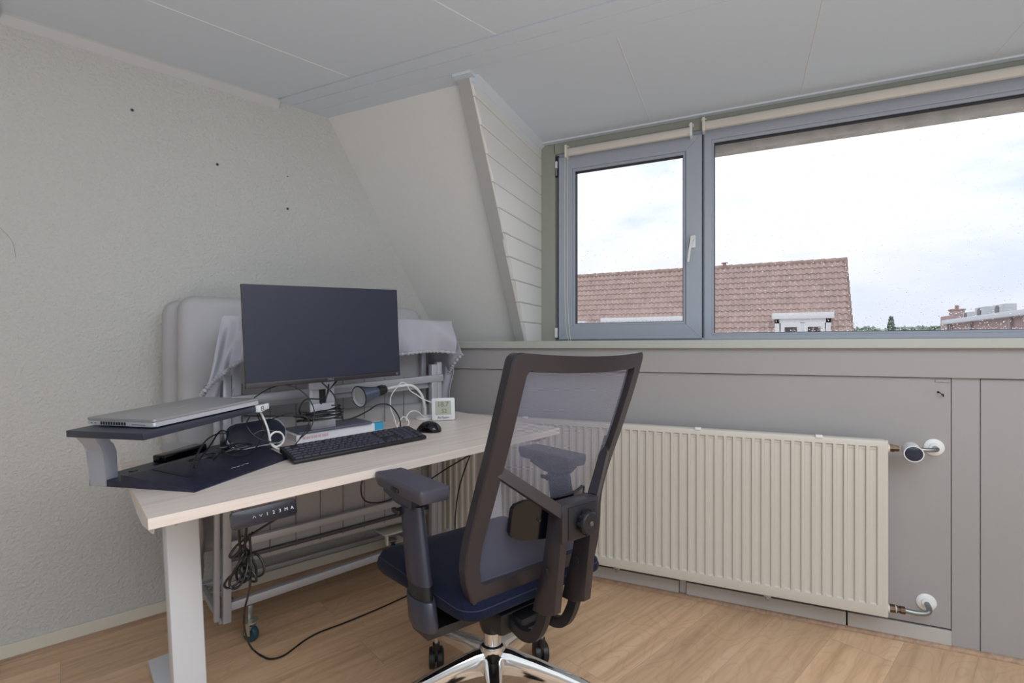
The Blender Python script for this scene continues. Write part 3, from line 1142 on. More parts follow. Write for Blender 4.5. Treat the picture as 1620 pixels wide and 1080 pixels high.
# ================================================================== things on the desk
# --- monitor (monitor frame: x right along desk, y into the wall, z up)
mon = root('monitor', at_desk(.553, .40, .03), label='large black flat monitor with thin bezel standing in the middle of the desk', cat='monitor')
mw, mh, mz = .5225, .317, .183
m = MB()
m.b2((-mw / 2, 0, mz), (mw / 2, .010, mz + mh), bev=.0015)
m.b2((-mw / 2 + .03, .010, mz + .03), (mw / 2 - .03, .036, mz + mh - .04), bev=.012, seg=4)
m.build('housing', BPLAS, mon)
m = MB()
m.b2((-mw / 2 + .003, -.0008, mz + .017), (mw / 2 - .003, .0006, mz + mh - .003))
m.build('screen', SCREEN, mon, smooth=False)
MB().b2((-mw / 2 + .0005, -.0012, mz + .0005), (mw / 2 - .0005, .0004, mz + .016), bev=.0004).build('lower_bezel', SPLAS, mon)
text_mesh('maker_badge', 'DELL', .010, mat('badge_grey', (150, 152, 160), .4, .4), mon, Matrix.Translation((0, -.0013, mz + .0082)) @ Matrix.Rotation(PI / 2, 4, 'X'), .0002)
m = MB()
m.lathe([(.0028, 0), (.0036, 0), (.0036, .0005), (.0028, .0005)], Matrix.Translation((mw / 2 - .014, -.0012, mz + .008)) @ Matrix.Rotation(PI / 2, 4, 'X'), 20, cap=False)
m.build('power_button', GREYP, mon)
m = MB()
pp = rrect(.082, .30, .004, cy=.15 + .0)
hole = None
# stand column with a slot: built from boxes around the cable slot
y0, y1 = .120, .132
m.b2((-.029, y0, .008), (.059, y1, .098), bev=.002)
m.b2((-.029, y0, .096), (.004, y1, .150), bev=.002)
m.b2((.028, y0, .096), (.059, y1, .150), bev=.002)
m.b2((-.029, y0, .148), (.059, y1, .35), bev=.002)
m.b2((-.033, .034, .29), (.033, .122, .36), bev=.004)
m.b2((-.010, y0 + .006, .09), (.042, y1 + .004, .16), bev=.002)
m.build('stand_column', SILVER, mon)
MB().b2((.004, y0 + .003, .098), (.028, y0 + .0075, .149)).build('cable_slot', BPLAS, mon, smooth=False)
m = MB()
m.b2((-.075, .105, .0), (.195, .250, .009), bev=.003)
m.build('stand_base', mat('grey_stand_base', (108, 112, 128), .36, .3), mon)

# --- white box the monitor stands on
bx = root('book', at_desk(.632, .605, 0, 1.5), label='thick white glossy book with a sky-blue corner lying under the monitor stand', cat='book')
m = MB()
m.b2((-.165, -.09, 0), (.165, .06, .003), bev=.001)
m.b2((-.165, -.09, .026), (.165, .06, .029), bev=.001)
m.b2((-.1655, -.0905, 0), (.165, -.088, .029), bev=.001)
m.build('cover', BOXW, bx)
m = MB()
m.b2((-.162, -.0885, .003), (.161, .057, .026))
m.build('pages', mat('paper_edge', (205, 200, 196), .9), bx, smooth=False)
m = MB()
m.b2((.128, -.0912, .001), (.1655, -.0902, .0285))
m.b2((.128, -.0912, .0286), (.1655, -.075, .0294))
m.build('blue_corner', BLUEP, bx, smooth=False)
m = MB()
for i, (x, w_) in enumerate(((-.165, .010), (-.152, .014), (-.135, .008), (-.125, .012), (-.110, .010), (-.096, .014), (-.08, .006))):
    m.b2((x + .02, -.0912, .011), (x + .02 + w_, -.0902, .020))
m.build('spine_print', PINK, bx, smooth=False)

# --- keyboard
kb = root('keyboard', at_desk(.583, .218, 0), label='black full-size keyboard with raised back edge on the front of the desk', cat='keyboard')
kw, kd = .442, .127
tilt = math.atan2(.014, kd)
KM = Matrix.Translation((-kw / 2, 0, .004)) @ Matrix.Rotation(tilt, 4, 'X')
m = MB()
m.prism([(0, 0), (kd, 0), (kd, .016), (kd - .004, .0175), (.004, .010), (0, .006)], kw, frame((-kw / 2, 0, .003), V((0, math.cos(tilt), math.sin(tilt))), V((0, -math.sin(tilt), math.cos(tilt))), V((1, 0, 0))), bev=.0012)
m.build('case', BPLAS, kb)
keys = []
u = .01905
rows_ = [
    (5.25, [(0, 1), (2, 1), (3, 1), (4, 1), (5, 1), (6.5, 1), (7.5, 1), (8.5, 1), (9.5, 1), (11, 1), (12, 1), (13, 1), (14, 1), (15.25, 1), (16.25, 1), (17.25, 1), (18.5, 1), (19.5, 1), (20.5, 1), (21.5, 1)]),
    (4.1, [(i, 1) for i in range(13)] + [(13, 2), (15.25, 1), (16.25, 1), (17.25, 1), (18.5, 1), (19.5, 1), (20.5, 1), (21.5, 1)]),
    (3.1, [(0, 1.5)] + [(1.5 + i, 1) for i in range(12)] + [(13.5, 1.5), (15.25, 1), (16.25, 1), (17.25, 1), (18.5, 1), (19.5, 1), (20.5, 1)]),
    (2.1, [(0, 1.75)] + [(1.75 + i, 1) for i in range(11)] + [(12.75, 2.25), (18.5, 1), (19.5, 1), (20.5, 1)]),
    (1.1, [(0, 1.25)] + [(1.25 + i, 1) for i in range(11)] + [(12.25, 2.75), (16.25, 1), (18.5, 1), (19.5, 1), (20.5, 1)]),
    (.1, [(0, 1.25), (1.25, 1.25), (2.5, 1.25), (3.75, 6.25), (10, 1.25), (11.25, 1.25), (12.5, 1.25), (13.75, 1.25), (15.25, 1), (16.25, 1), (17.25, 1), (18.5, 2), (20.5, 1)]),
]
cache = {}
nkey = 0
def keycap(w_, hgt):
    k = MB()
    W_ = w_ * u - .0012
    H_ = hgt * u - .0012
    k.loft([[(x, y, 0) for x, y in ((0, 0), (W_, 0), (W_, H_), (0, H_))],
            [(x, y, .0048) for x, y in ((.0022, .0018), (W_ - .0022, .0018), (W_ - .0022, H_ - .0028), (.0022, H_ - .0028))],
            [(x, y, .0052) for x, y in ((.003, .0026), (W_ - .003, .0026), (W_ - .003, H_ - .0036), (.003, H_ - .0036))]])
    return k.build('key', KEYP, kb)
for ry, row in rows_:
    for x, w_ in row:
        y = .007 + ry * u * .96
        hh = 1.0
        loc = Matrix.Translation((-kw / 2 + .007 + x * u * .995, y, 0))
        base = frame((0, 0, .003), V((1, 0, 0)), V((0, math.cos(tilt), math.sin(tilt))), V((0, -math.sin(tilt), math.cos(tilt))))
        zt = .0102 + (y / kd) * .0072
        Mk = base @ loc @ Matrix.Translation((0, 0, zt - .001))
        if w_ in cache:
            o = copy_part(cache[w_], kb, Mk)
        else:
            o = keycap(w_, hh)
            o.matrix_local = Mk
            cache[w_] = o
        nkey += 1
for y_ in (1.1, 3.1):      # tall plus and enter keys of the number pad
    y = .007 + y_ * u * .96
    base = frame((0, 0, .003), V((1, 0, 0)), V((0, math.cos(tilt), math.sin(tilt))), V((0, -math.sin(tilt), math.cos(tilt))))
    o = keycap(1, 1.96) if y_ == 1.1 else copy_part(kk, kb)
    kk = o
    o.matrix_local = base @ Matrix.Translation((-kw / 2 + .007 + 21.5 * u * .995, y if y_ > 2 else .007 + .1 * u * .96, .0102 + .002))
m = MB()
for x in (-.19, .19):
    m.b2((x - .014, kd - .016, .0), (x + .014, kd - .008, .019), bev=.001)
m.build('fold_out_feet', BPLAS, kb)

# --- mouse
ms_ = root('mouse', at_desk(.888, .335, 0, 22), label='glossy black computer mouse right of the keyboard', cat='mouse')
k = MB()
rings = []
for i in range(13):
    t = i / 12
    y = -.052 + .104 * t
    w_ = .0305 * (1 - abs(2 * t - 1) ** 3.0) ** .5 * (1 - .08 * t) + .001
    hgt = .036 * (1 - abs(2 * t - .92) ** 2.4 * .8) * (max(.02, 1 - abs(2 * t - 1) ** 6)) ** .5
    rings.append([(w_ * math.cos(a), y, .003 + max(hgt, .004) * max(0, math.sin(a)) ** .75) for a in [PI * j / 16 for j in range(17)]] + [(w_ * math.cos(a), y, .001) for a in (PI, PI * 1.5, 0)])
k.loft(rings)
mb = k.build('body', GLOSSB, ms_, angle=70)
MB().lathe([(.002, -.003), (.007, -.003), (.008, 0), (.007, .003), (.002, .003)], Matrix.Translation((0, .022, .0265)) @ Matrix.Rotation(PI / 2, 4, 'Y'), 18).build('scroll_wheel', BPLAS, ms_)

# --- thermometer
cl = root('digital_thermometer', at_desk(1.062, .492, 0, -40), label='small white square digital thermometer standing at the right end of the desk', cat='thermometer')
TM = Matrix.Rotation(math.radians(-6), 4, 'X')
k = MB()
k.prism(rrect(.096, .092, .006, cy=.048), .014, TM @ frame((0, .008, 0), V((1, 0, 0)), V((0, 0, 1)), V((0, -1, 0))), bev=.002)
k.b2((-.03, .008, .0), (.03, .028, .012), bev=.003)
k.build('case', WPLAS, cl)
Fm = TM @ frame((0, -.0064, 0), V((1, 0, 0)), V((0, 0, 1)), V((0, -1, 0)))
k = MB()
k.b2((-.033, .024, -.0002), (.033, .082, .0004), M=Fm)
lcd = k.build('display', LCD, cl, smooth=False)
text_mesh('reading', '18.7', .030, LCDK, lcd, Fm @ Matrix.Translation((-.001, .067, .0008)), .0001, space=.95)
text_mesh('reading', '52', .024, LCDK, lcd, Fm @ Matrix.Translation((.004, .039, .0008)), .0001, space=.95)
text_mesh('maker_name', 'AirSain\u2022', .0155, INK, cl, Fm @ Matrix.Translation((0, .0125, .0002)), .0002)

# --- gooseneck lamp
lp = root('desk_lamp', at_desk(.93, .61, 0), label='blue-grey cone desk lamp on a silver bendy neck pointing left', cat='lamp')
def L(s, d, h):
    return V((s - .93, d - .61, h))
a_, b_ = L(.735, .585, .128), L(.80, .60, .136)
ax = (b_ - a_).normalized()
LM = Matrix.Translation(a_) @ ax.to_track_quat('Z', 'Y').to_matrix().to_4x4()
k = MB()
k.lathe([(.0410, 0), (.0418, .001), (.0405, .010), (.034, .030), (.026, .060), (.0215, .085), (.019, .090), (.005, .0905)], LM, 36, cap=False)
k.lathe([(.0410, 0), (.0395, .002), (.032, .030), (.022, .060), (.012, .075)], LM, 36, cap=False)
sh = k.build('lamp_shade', LAMPB, lp)
k = MB()
k.lathe([(.0001, .012), (.036, .008), (.0395, .0008), (.0400, .0002), (.039, .0)], LM, 36, cap=False)
k.build('diffuser', LAMPIN, sh)
MB().lathe([(.0395, -.0006), (.0425, -.0006), (.0425, .002), (.0395, .002)], LM, 36, cap=False).build('rim', BPLAS, sh)
k = MB()
k.lathe([(.018, .086), (.020, .090), (.0195, .118), (.017, .132), (.010, .135), (.006, .136)], LM, 24)
for i in range(8):
    a = 2 * PI * i / 8
    k.b2((.019, -.002, .094), (.0215, .002, .120), M=LM @ Matrix.Rotation(a, 4, 'Z'), bev=.0005)
k.build('lamp_socket', BPLAS, lp)
n0 = LM @ V((0, 0, .134))
k = MB()
npts = spline([n0, L(.93, .60, .152), L(.985, .60, .146), L(1.025, .60, .105), L(1.04, .60, .05), L(1.042, .60, .012)], 30)
k.tube(npts, lambda t: .0058 + .0007 * math.sin(t * len(npts) * 1.7), 10, smooth=False)
k.build('gooseneck', WPLAS, lp)
k = MB()
k.lathe([(.045, 0), (.045, .006), (.030, .011), (.010, .014)], Matrix.Translation(L(1.042, .60, .001)), 28)
k.build('base', WPLAS, lp)

# --- laptop riser
RT = math.radians(32.3)
RM = at_desk(.105, .136, 0, 32.3)
rs = root('laptop_riser', RM, label='two-tier laptop riser with grey column and black-blue base, overhanging the desk corner', cat='laptop stand')
k = MB()
L_ = .320
prof = [(0, 0), (.340, 0), (.340, .017), (.232, .017), (.232, .031), (.212, .031), (.004, .0045), (0, .003)]
k.prism(prof, .475, frame((0, 0, 0), V((0, 1, 0)), V((0, 0, 1)), V((1, 0, 0))))
# cut the right side obliquely
bm = k.bm
bmesh.ops.bisect_plane(bm, geom=list(bm.verts) + list(bm.edges) + list(bm.faces), plane_co=(.321, 0, 0), plane_no=V((.90, -.38, 0)).normalized(), clear_outer=True)
hole_e = [e for e in bm.edges if e.is_boundary]
bmesh.ops.holes_fill(bm, edges=hole_e)
k.build('base_plate', NAVY, rs, smooth=False)
k = MB()
k.prism([(.085, .0132), (.205, .0287), (.205, .0312), (.085, .0158)], .014, frame((.060, 0, 0), V((0, 1, 0)), V((0, 0, 1)), V((1, 0, 0))))
k.build('slot', BPLAS, rs)
MB().b2((.07, .285, .0165), (.085, .300, .0195), bev=.001).build('button', BPLAS, rs)
k = MB()
xx = [0, .006, .012, .016, .020, .026, .032, .036, .042, .048, .054, .060]
k.tube([(.165 + x * 1.0, .055 + .0048 * math.sin(i * 2.4) * (1 - .4 * (i % 3)), .0108) for i, x in enumerate(xx)], .0006, 5)
k.build('printed_mark', PRINT, rs)
# column: S shaped slab
k = MB()
colp = [(-.002, .0), (.030, .0), (.030, .085), (.024, .104), (.010, .118), (-.004, .140), (-.030, .140), (-.030, .132), (-.012, .108), (-.002, .09)]
# profile in the (ry, z) plane would hide the bend, so it runs in (rx, z) and is extruded along ry
k.prism([(x, z) for x, z in colp], .058, frame((0, .338, 0), V((1, 0, 0)), V((0, 0, 1)), V((0, -1, 0))), bev=.003)
k.build('column', GREYP, rs)
# platform (tilts two degrees)
A_ = V((-.078, .049, .140))
tt = math.radians(2.05)
PM = frame(A_, V((math.cos(tt), 0, math.sin(tt))), V((0, 1, 0)), V((-math.sin(tt), 0, math.cos(tt))))
k = MB()
k.prism([(0, 0), (.345, 0), (.345, .335), (.013, .335), (.0, .24)][:0] or [(0, 0), (.345, 0), (.352, .25), (.006, .25)], .0165, PM, bev=.002)
k.build('platform', SLATE, rs)
k = MB()
k.prism([(.12, .19), (.34, .19), (.34, .246), (.12, .246)], .004, PM @ Matrix.Translation((0, 0, -.004)))
k.build('platform_brace', BPLAS, rs)

# --- laptop on the riser
lt = root('laptop', RM @ PM @ Matrix.Translation((.041, .018, .0205)) @ Matrix.Rotation(math.radians(-3.5), 4, 'Z'), label='closed silver laptop lying on the raised platform left of the monitor', cat='laptop')
k = MB()
k.prism(rrect(.308, .236, .007, cx=.154, cy=.118), .0108, bev=.0015)
k.build('base', SILVER, lt)
for y_ in (.03, .19):
    MB().b2((.02, y_, -.0032), (.288, y_ + .012, .0004), bev=.001).build('rubber_foot', BPLAS, lt)
k = MB()
k.prism(rrect(.308, .236, .007, cx=.154, cy=.118), .0058, Matrix.Translation((0, 0, .0118)), bev=.0012)
lid = k.build('lid', LAPTOP, lt)
MB().b2((.003, .003, .009), (.305, .233, .0125)).build('seam', BPLAS, lt, smooth=False)
k = MB()
k.b2((.142, .110, .0175), (.154, .1125, .0178))
k.b2((.160, .122, .0175), (.174, .1245, .0178))
k.build('lid_mark', mat('lid_print', (200, 200, 204), .3, .6), lid, smooth=False)
k = MB()
for i in range(10):
    k.b2((-.0009, .095 + .0092 * i, .0018), (.001, .1008 + .0092 * i, .0092))
k.build('vent', INK, lt, smooth=False)
k = MB()
k.b2((-.0006, .200, .0042), (.001, .2055, .0058))
k.b2((-.0006, .214, .0044), (.001, .2185, .0060))
k.b2((-.0006, .028, .0042), (.001, .074, .0050))
k.build('port', INK, lt, smooth=False)

# --- usb hub
hb = root('usb_hub', RM @ PM @ Matrix.Translation((.335, -.012, -.002)) @ Matrix.Rotation(math.radians(8), 4, 'Z'), label='white plastic plug with a square symbol clipped to the riser end', cat='adapter')
k = MB()
k.b2((0, 0, 0), (.024, .016, .020), bev=.0025)
k.build('body', WPLAS, hb)
k = MB()
k.b2((.024, .003, .002), (.050, .013, .019), bev=.002)
k.build('plug_grip', WPLAS, hb)
k = MB()
ring(k, .006, .018, .004, .016, (.0016,) * 4, -.0006, .0004, .0001)
k.b2((.0105, -.0006, .0085), (.0135, .0002, .0115))
k.build('printed_mark', INK, hb, smooth=False)

# --- dark device with white edge leaning behind the riser
dv = root('carrying_case', at_desk(.330, .485, 0, 14), label='dark rounded case with pale rim lying on its side between riser and book', cat='case')
CMX = Matrix.Translation((.0, .0, .052)) @ Matrix.Rotation(math.radians(58), 4, 'X')
k = MB()
k.prism(rrect(.185, .085, .036, 8), .050, CMX @ Matrix.Translation((0, 0, -.025)), bev=.010, seg=3)
k.build('shell', mat('dark_case', (36, 40, 56), .3), dv)
k = MB()
k.tube([CMX @ V((x, y, .018)) for x, y in rrect(.187, .087, .037, 8)], 1, smooth=False, closed=True, sec=[(-.0015, -.005), (.0015, -.005), (.0015, .005), (-.0015, .005)])
k.build('rim', GREYP, dv)

# --- black charger brick on the riser base
ad = root('power_adapter', RM @ Matrix.Translation((.165, .285, .0172)) @ Matrix.Rotation(math.radians(6), 4, 'Z'), label='long flat black power adapter lying on the riser base under the laptop', cat='power adapter')
MB().b2((0, 0, 0), (.155, .045, .022), bev=.005, seg=3).build('body', GLOSSB, ad)
MB().b2((-.012, .016, .006), (.002, .028, .016), bev=.003).build('strain_relief', CABLE, ad)

# ------------------------------------------------------------------ cables
def cable(name, label, runs, M=DESK, r=.0017, mt=CABLE, cat='cable', n=7, extra=()):
    o = MB()
    for run in runs:
        if isinstance(run, tuple) and not isinstance(run[0], (tuple, list)):
            run = [run]
        o.tube(run, r, n)
    inv = M
    for q, (b0, b1, rr) in enumerate(extra):
        o.cyl(b0, b1, rr, n=12)
    return tag(o.build(name, mt, M=M), label, cat)
def coil(cx, cy, cz, rx_, ry_, turns, dz=.004, jit=.006, seed=1, ph=0, tiltx=0.0):
    rnd = random.Random(seed)
    out = []
    for i in range(int(turns * 9)):
        a = ph + 2 * PI * i / 9
        out.append((cx + (rx_ + rnd.uniform(-jit, jit)) * math.cos(a), cy + (ry_ + rnd.uniform(-jit, jit)) * math.sin(a), cz + dz * i / 9 + rnd.uniform(0, jit) * .5 + tiltx * math.cos(a)))
    return out
cable('monitor_cable', 'black cable coil wound in front of the monitor stand',
      [coil(.532, .425, .080, .064, .028, 3.2, .010, .007, 3),
       coil(.535, .418, .098, .058, .024, 2.2, .012, .006, 5, 1.0, .006),
       coil(.472, .425, .085, .028, .018, 2.0, .014, .010, 8, .4),
       coil(.465, .42, .085, .022, .020, 2.0, .016, .012, 11, 2.4),
       [(.545, .45, .175), (.53, .435, .155), (.475, .42, .16), (.452, .415, .135), (.455, .42, .115), (.475, .42, .10)],
       [(.565, .45, .20), (.556, .445, .17), (.545, .44, .14)],
       [(.54, .45, .21), (.575, .44, .165), (.588, .43, .12), (.60, .425, .07)],
       [(.60, .45, .215), (.565, .44, .185), (.545, .44, .15), (.536, .455, .135)],
       [(.61, .41, .075), (.645, .40, .085), (.69, .41, .098), (.73, .42, .112), (.765, .40, .108), (.783, .37, .07), (.785, .36, .03), (.782, .362, .004)]],
      r=.0026)
cable('thin_black_cable', 'thin black cable arching from behind the laptop down to the keyboard',
      [[(.34, .50, .175), (.37, .44, .205), (.405, .40, .215), (.44, .385, .20), (.468, .37, .165), (.478, .36, .12), (.46, .35, .075), (.43, .36, .045), (.405, .36, .02), (.385, .37, .004)],
       [(.30, .47, .125), (.34, .43, .122), (.40, .39, .118), (.44, .37, .115), (.46, .36, .10), (.45, .362, .07), (.43, .365, .045)],
       [(.34, .43, .10), (.37, .40, .115), (.40, .38, .125), (.44, .37, .118), (.465, .36, .105)]], r=.0018)
cable('tangled_cables', 'tangle of black cables hanging under the laptop onto the riser base',
      [[(.13, .30, .024), (.14, .31, .05), (.17, .34, .085), (.205, .37, .095), (.23, .37, .092)],
       [(.135, .295, .026), (.15, .31, .045), (.18, .34, .07), (.21, .37, .10), (.23, .38, .095), (.225, .36, .075), (.205, .33, .05), (.18, .31, .035)],
       coil(.255, .36, .036, .032, .03, 1.8, .014, .010, 21, .8),
       coil(.245, .35, .040, .045, .02, 1.5, .014, .010, 23, 2.1),
       [(.21, .34, .05), (.23, .33, .035), (.27, .33, .03), (.31, .36, .05), (.33, .39, .08), (.335, .41, .11), (.33, .43, .14)],
       [(.30, .40, .13), (.285, .38, .115), (.285, .37, .10), (.30, .36, .075), (.33, .35, .055), (.365, .35, .05), (.375, .36, .065), (.355, .37, .08), (.325, .38, .085), (.30, .38, .075)],
       [(.325, .42, .13), (.33, .40, .10), (.335, .39, .075), (.32, .38, .06)],
       coil(.16, .33, .034, .03, .018, 1.4, .010, .006, 31, 0)], r=.0021)
cable('white_cable', 'white cable looped beside the keyboard corner below the white plug',
      [[(.322, .37, .140), (.325, .362, .130), (.332, .36, .108), (.338, .36, .085), (.341, .36, .062), (.345, .36, .045), (.356, .36, .034), (.370, .36, .035), (.380, .36, .046), (.381, .362, .060), (.372, .364, .074), (.358, .364, .077), (.346, .363, .070), (.341, .362, .056), (.348, .36, .038), (.362, .358, .026), (.385, .37, .012), (.42, .39, .006), (.46, .40, .005)]], r=.0030, mt=WCABLE)
cable('white_cable', 'white cable arching over the neck of the lamp behind the mouse',
      [[(.80, .40, .006), (.805, .43, .03), (.82, .47, .05), (.84, .53, .075), (.87, .58, .115), (.905, .59, .150), (.93, .595, .166), (.955, .60, .158)],
       [(.955, .60, .16), (.965, .59, .13), (.985, .57, .11), (1.01, .56, .09), (1.045, .53, .07), (1.07, .51, .05)],
       [(.80, .42, .01), (.83, .45, .03), (.86, .47, .045), (.88, .47, .03), (.875, .46, .012), (.84, .45, .006)],
       [(.93, .57, .008), (.935, .57, .03), (.955, .57, .045), (.985, .57, .04), (1.01, .575, .02), (1.03, .58, .01)]], r=.0024, mt=WCABLE)
# cable of the hand control, bundled and running over the floor
def W_(a, b, z):
    return wall_pt(a, b, z)
def desk_pt(s, d, h):
    return DESK @ V((s, d, h))
k = MB()
top = desk_pt(.285, .02, -.064)
def loop(cx, cz, rx_, rz, ph, dy, n=9, sk=0):
    out = []
    for i in range(n):
        a = ph + 2 * PI * i / n
        out.append(desk_pt(.195 + cx + rx_ * math.cos(a) + sk * math.sin(a), .10 + dy + .008 * math.sin(2 * a), -.197 + cz + rz * math.sin(a)))
    return out
k.tube([top, desk_pt(.265, .05, -.082), desk_pt(.23, .08, -.108), desk_pt(.185, .10, -.138), desk_pt(.165, .10, -.16), desk_pt(.175, .10, -.165), desk_pt(.20, .10, -.14), desk_pt(.215, .09, -.115)], .0030, 8)
for x in (-.012, .004):
    k.tube([desk_pt(.195 + x, .06, -.07), desk_pt(.195 + x, .08, -.10), desk_pt(.196 + x * .6, .10, -.15), desk_pt(.198, .10, -.19)], .0032, 8)
for a in ((.0, -.0, .016, .038, 0, 0, 9, .006), (.022, -.006, .022, .032, .6, .006, 9, -.008), (-.012, -.008, .016, .036, 1.1, -.006, 9, .014), (.010, .006, .013, .042, .3, .012, 9, -.012), (-.018, -.018, .016, .024, 1.9, .004, 9, .018), (.004, -.016, .012, .026, 2.4, -.008, 9, -.014)):
    k.tube(loop(*a), .0030, 8, closed=True)
k.tube([desk_pt(.21, .10, -.12), desk_pt(.211, .10, -.17), desk_pt(.208, .10, -.23), W_(.395, .85, .355), W_(.40, .80, .30), W_(.415, .73, .22), W_(.443, .65, .13), W_(.473, .585, .06), W_(.497, .545, .018),
        W_(.513, .56, .004), W_(.53, .598, .004), W_(.572, .607, .004), W_(.649, .568, .004), W_(.713, .55, .004), W_(.81, .551, .004), W_(.96, .543, .004), W_(1.134, .523, .004), W_(1.25, .51, .004)], .0030, 8)
tag(k.build('control_cable', CABLE), 'black cable bundled under the hand control and trailing over the floor', 'cable')
k = MB()
k.tube([desk_pt(.62, .30, -.030), desk_pt(.64, .33, -.08), desk_pt(.625, .36, -.15), desk_pt(.645, .37, -.21), desk_pt(.72, .36, -.225), desk_pt(.80, .36, -.20)], .0024, 7)
tag(k.build('power_cable', mat('dark_red_cable', (58, 22, 30), .4)), 'thin dark red cable looping under the desk beside the armrest', 'cable')
k = MB()
k.tube([desk_pt(1.15, .16, -.028), desk_pt(1.05, .23, -.08), desk_pt(.95, .30, -.14), desk_pt(.87, .36, -.20), desk_pt(.82, .38, -.225)], .0026, 7)
k.tube([desk_pt(1.03, .22, -.028), desk_pt(1.00, .25, -.12), desk_pt(.97, .27, -.22), desk_pt(.955, .28, -.33), desk_pt(.95, .28, -.45), W_(1.08, .88, .004)], .0026, 7)
tag(k.build('power_cable', CABLE), 'black cables hanging crosswise in front of the radiator under the desk', 'cable')

# ================================================================== OFFICE CHAIR
cR = V((.432, .902, 0)).normalized()
cF = V((-cR.y, cR.x, 0))
CM = frame(V((-.640, 1.265, 0)), cR, cF, V((0, 0, 1)))
chair = root('office_chair', CM, label='dark office chair with mesh back and chrome star base facing the desk', cat='chair')
R0 = .012
PZ = [(.455, -.172), (.53, -.172), (.60, -.178), (.645, -.186), (.74, -.218), (.85, -.264), (.97, -.308), (1.055, -.336)]
PW = [(.455, .205), (.49, .222), (.54, .236), (.60, .232), (.65, .224), (.75, .221), (.85, .222), (.97, .2235), (1.055, .221)]
def interp(T, z):
    if z <= T[0][0]:
        return T[0][1]
    for (a, b), (c, d) in zip(T, T[1:]):
        if z <= c:
            t = (z - a) / (c - a)
            return b + (d - b) * t
    return T[-1][1]
def smooth_i(T, z):
    return sum(interp(T, z + dz) for dz in (-.03, -.015, 0, .015, .03)) / 5
def back_f(r_, z):
    w = .22
    q = min(1, abs(r_ - R0) / w)
    dep = .030 * min(1, max(0, (z - .45) / .25))
    return smooth_i(PZ, z) - dep * (1 - q * q)
def outline(inset, zt, zb_, rc, nside=16, ncorner=6, ntop=10):
    """closed loop (r, z)"""
    pts = []
    # bottom edge left->right, right side up, top right->left, left side down
    def wz(z):
        return smooth_i(PW, z) - inset
    for i in range(ntop + 1):
        t = i / ntop
        pts.append((-(wz(zb_) - rc) + 2 * (wz(zb_) - rc) * t, zb_))
    for i in range(1, ncorner):
        a = -PI / 2 + PI / 2 * i / ncorner
        pts.append((wz(zb_ + rc) - rc + rc * math.cos(a), zb_ + rc + rc * math.sin(a)))
    for i in range(nside + 1):
        z = zb_ + rc + (zt - zb_ - 2 * rc) * i / nside
        pts.append((wz(z), z))
    for i in range(1, ncorner):
        a = PI / 2 * i / ncorner
        pts.append((wz(zt - rc) - rc + rc * math.cos(a), zt - rc + rc * math.sin(a)))
    for i in range(ntop + 1):
        t = i / ntop
        x = (wz(zt) - rc) * (1 - 2 * t)
        pts.append((x, zt - .010 * (1 - (x / .22) ** 2)))
    for i in range(1, ncorner):
        a = PI / 2 + PI / 2 * i / ncorner
        pts.append((-(wz(zt - rc) - rc) + rc * math.cos(a), zt - rc + rc * math.sin(a)))
    for i in range(nside + 1):
        z = zt - rc - (zt - zb_ - 2 * rc) * i / nside
        pts.append((-wz(z), z))
    for i in range(1, ncorner):
        a = PI + PI / 2 * i / ncorner
        pts.append((-(wz(zb_ + rc) - rc) + rc * math.cos(a), zb_ + rc + rc * math.sin(a)))
    return pts
OUT = outline(0, 1.052, .462, .020)
INN = outline(.040, 1.014, .506, .014)
def off(pts, dy, shrink=0):
    out = []
    for x, z in pts:
        sx = x * (1 - shrink)
        out.append((R0 + sx, back_f(R0 + sx, z) + dy, z))
    return out
k = MB()
loops = [off(OUT, -.010), off(OUT, -.014, .012), off(INN, -.014, -.008), off(INN, -.010), off(INN, .010), off(OUT, .016, .01), off(OUT, .014), off(OUT, -.010)]
k.loft(loops, cap=False)
k.build('back_frame', SPLAS, chair, angle=35)
k = MB()
nu, nv = 26, 40
rows = []
for j in range(nv + 1):
    z = .500 + (1.022 - .500) * j / nv
    w = smooth_i(PW, z) - .036
    rows.append([(R0 + w * (2 * i / nu - 1), back_f(R0 + w * (2 * i / nu - 1), z) + .004, z) for i in range(nu + 1)])
k.loft(rows, cap=False, closed=False)
k.build('back_mesh', MESHF, chair, angle=180)
# lumbar pad
def pad_f(x):
    return -.262 + .052 * (x / .13) ** 2
k = MB()
rings = []
for q in range(11):
    h_ = -.050 + .100 * q / 10
    e_q = max(0, (abs(h_) - .026) / .024)
    w_q = .125 - .024 * (1 - math.sqrt(max(0, 1 - min(1, e_q) ** 2)))
    xs_p = [w_q * (2 * i / 16 - 1) for i in range(17)]
    tl = -.18 * h_
    rings.append([(R0 + x, pad_f(x) + tl - .006, .652 + h_) for x in xs_p] + [(R0 + x, pad_f(x) + tl + .006, .652 + h_) for x in xs_p[::-1]])
k.loft(rings)
lb = k.build('lumbar_pad', GLOSSB, chair, angle=50)
for x in (-.068, .068):
    k = MB()
    k.lathe([(.006, 0), (.006, .002), (.003, .002), (.003, .0005)], frame((R0 + x, pad_f(x) - .006, .652), V((1, 0, 0)), V((0, 0, 1)), V((0, -1, 0))), 14)
    k.build('screw', STEEL, lb)
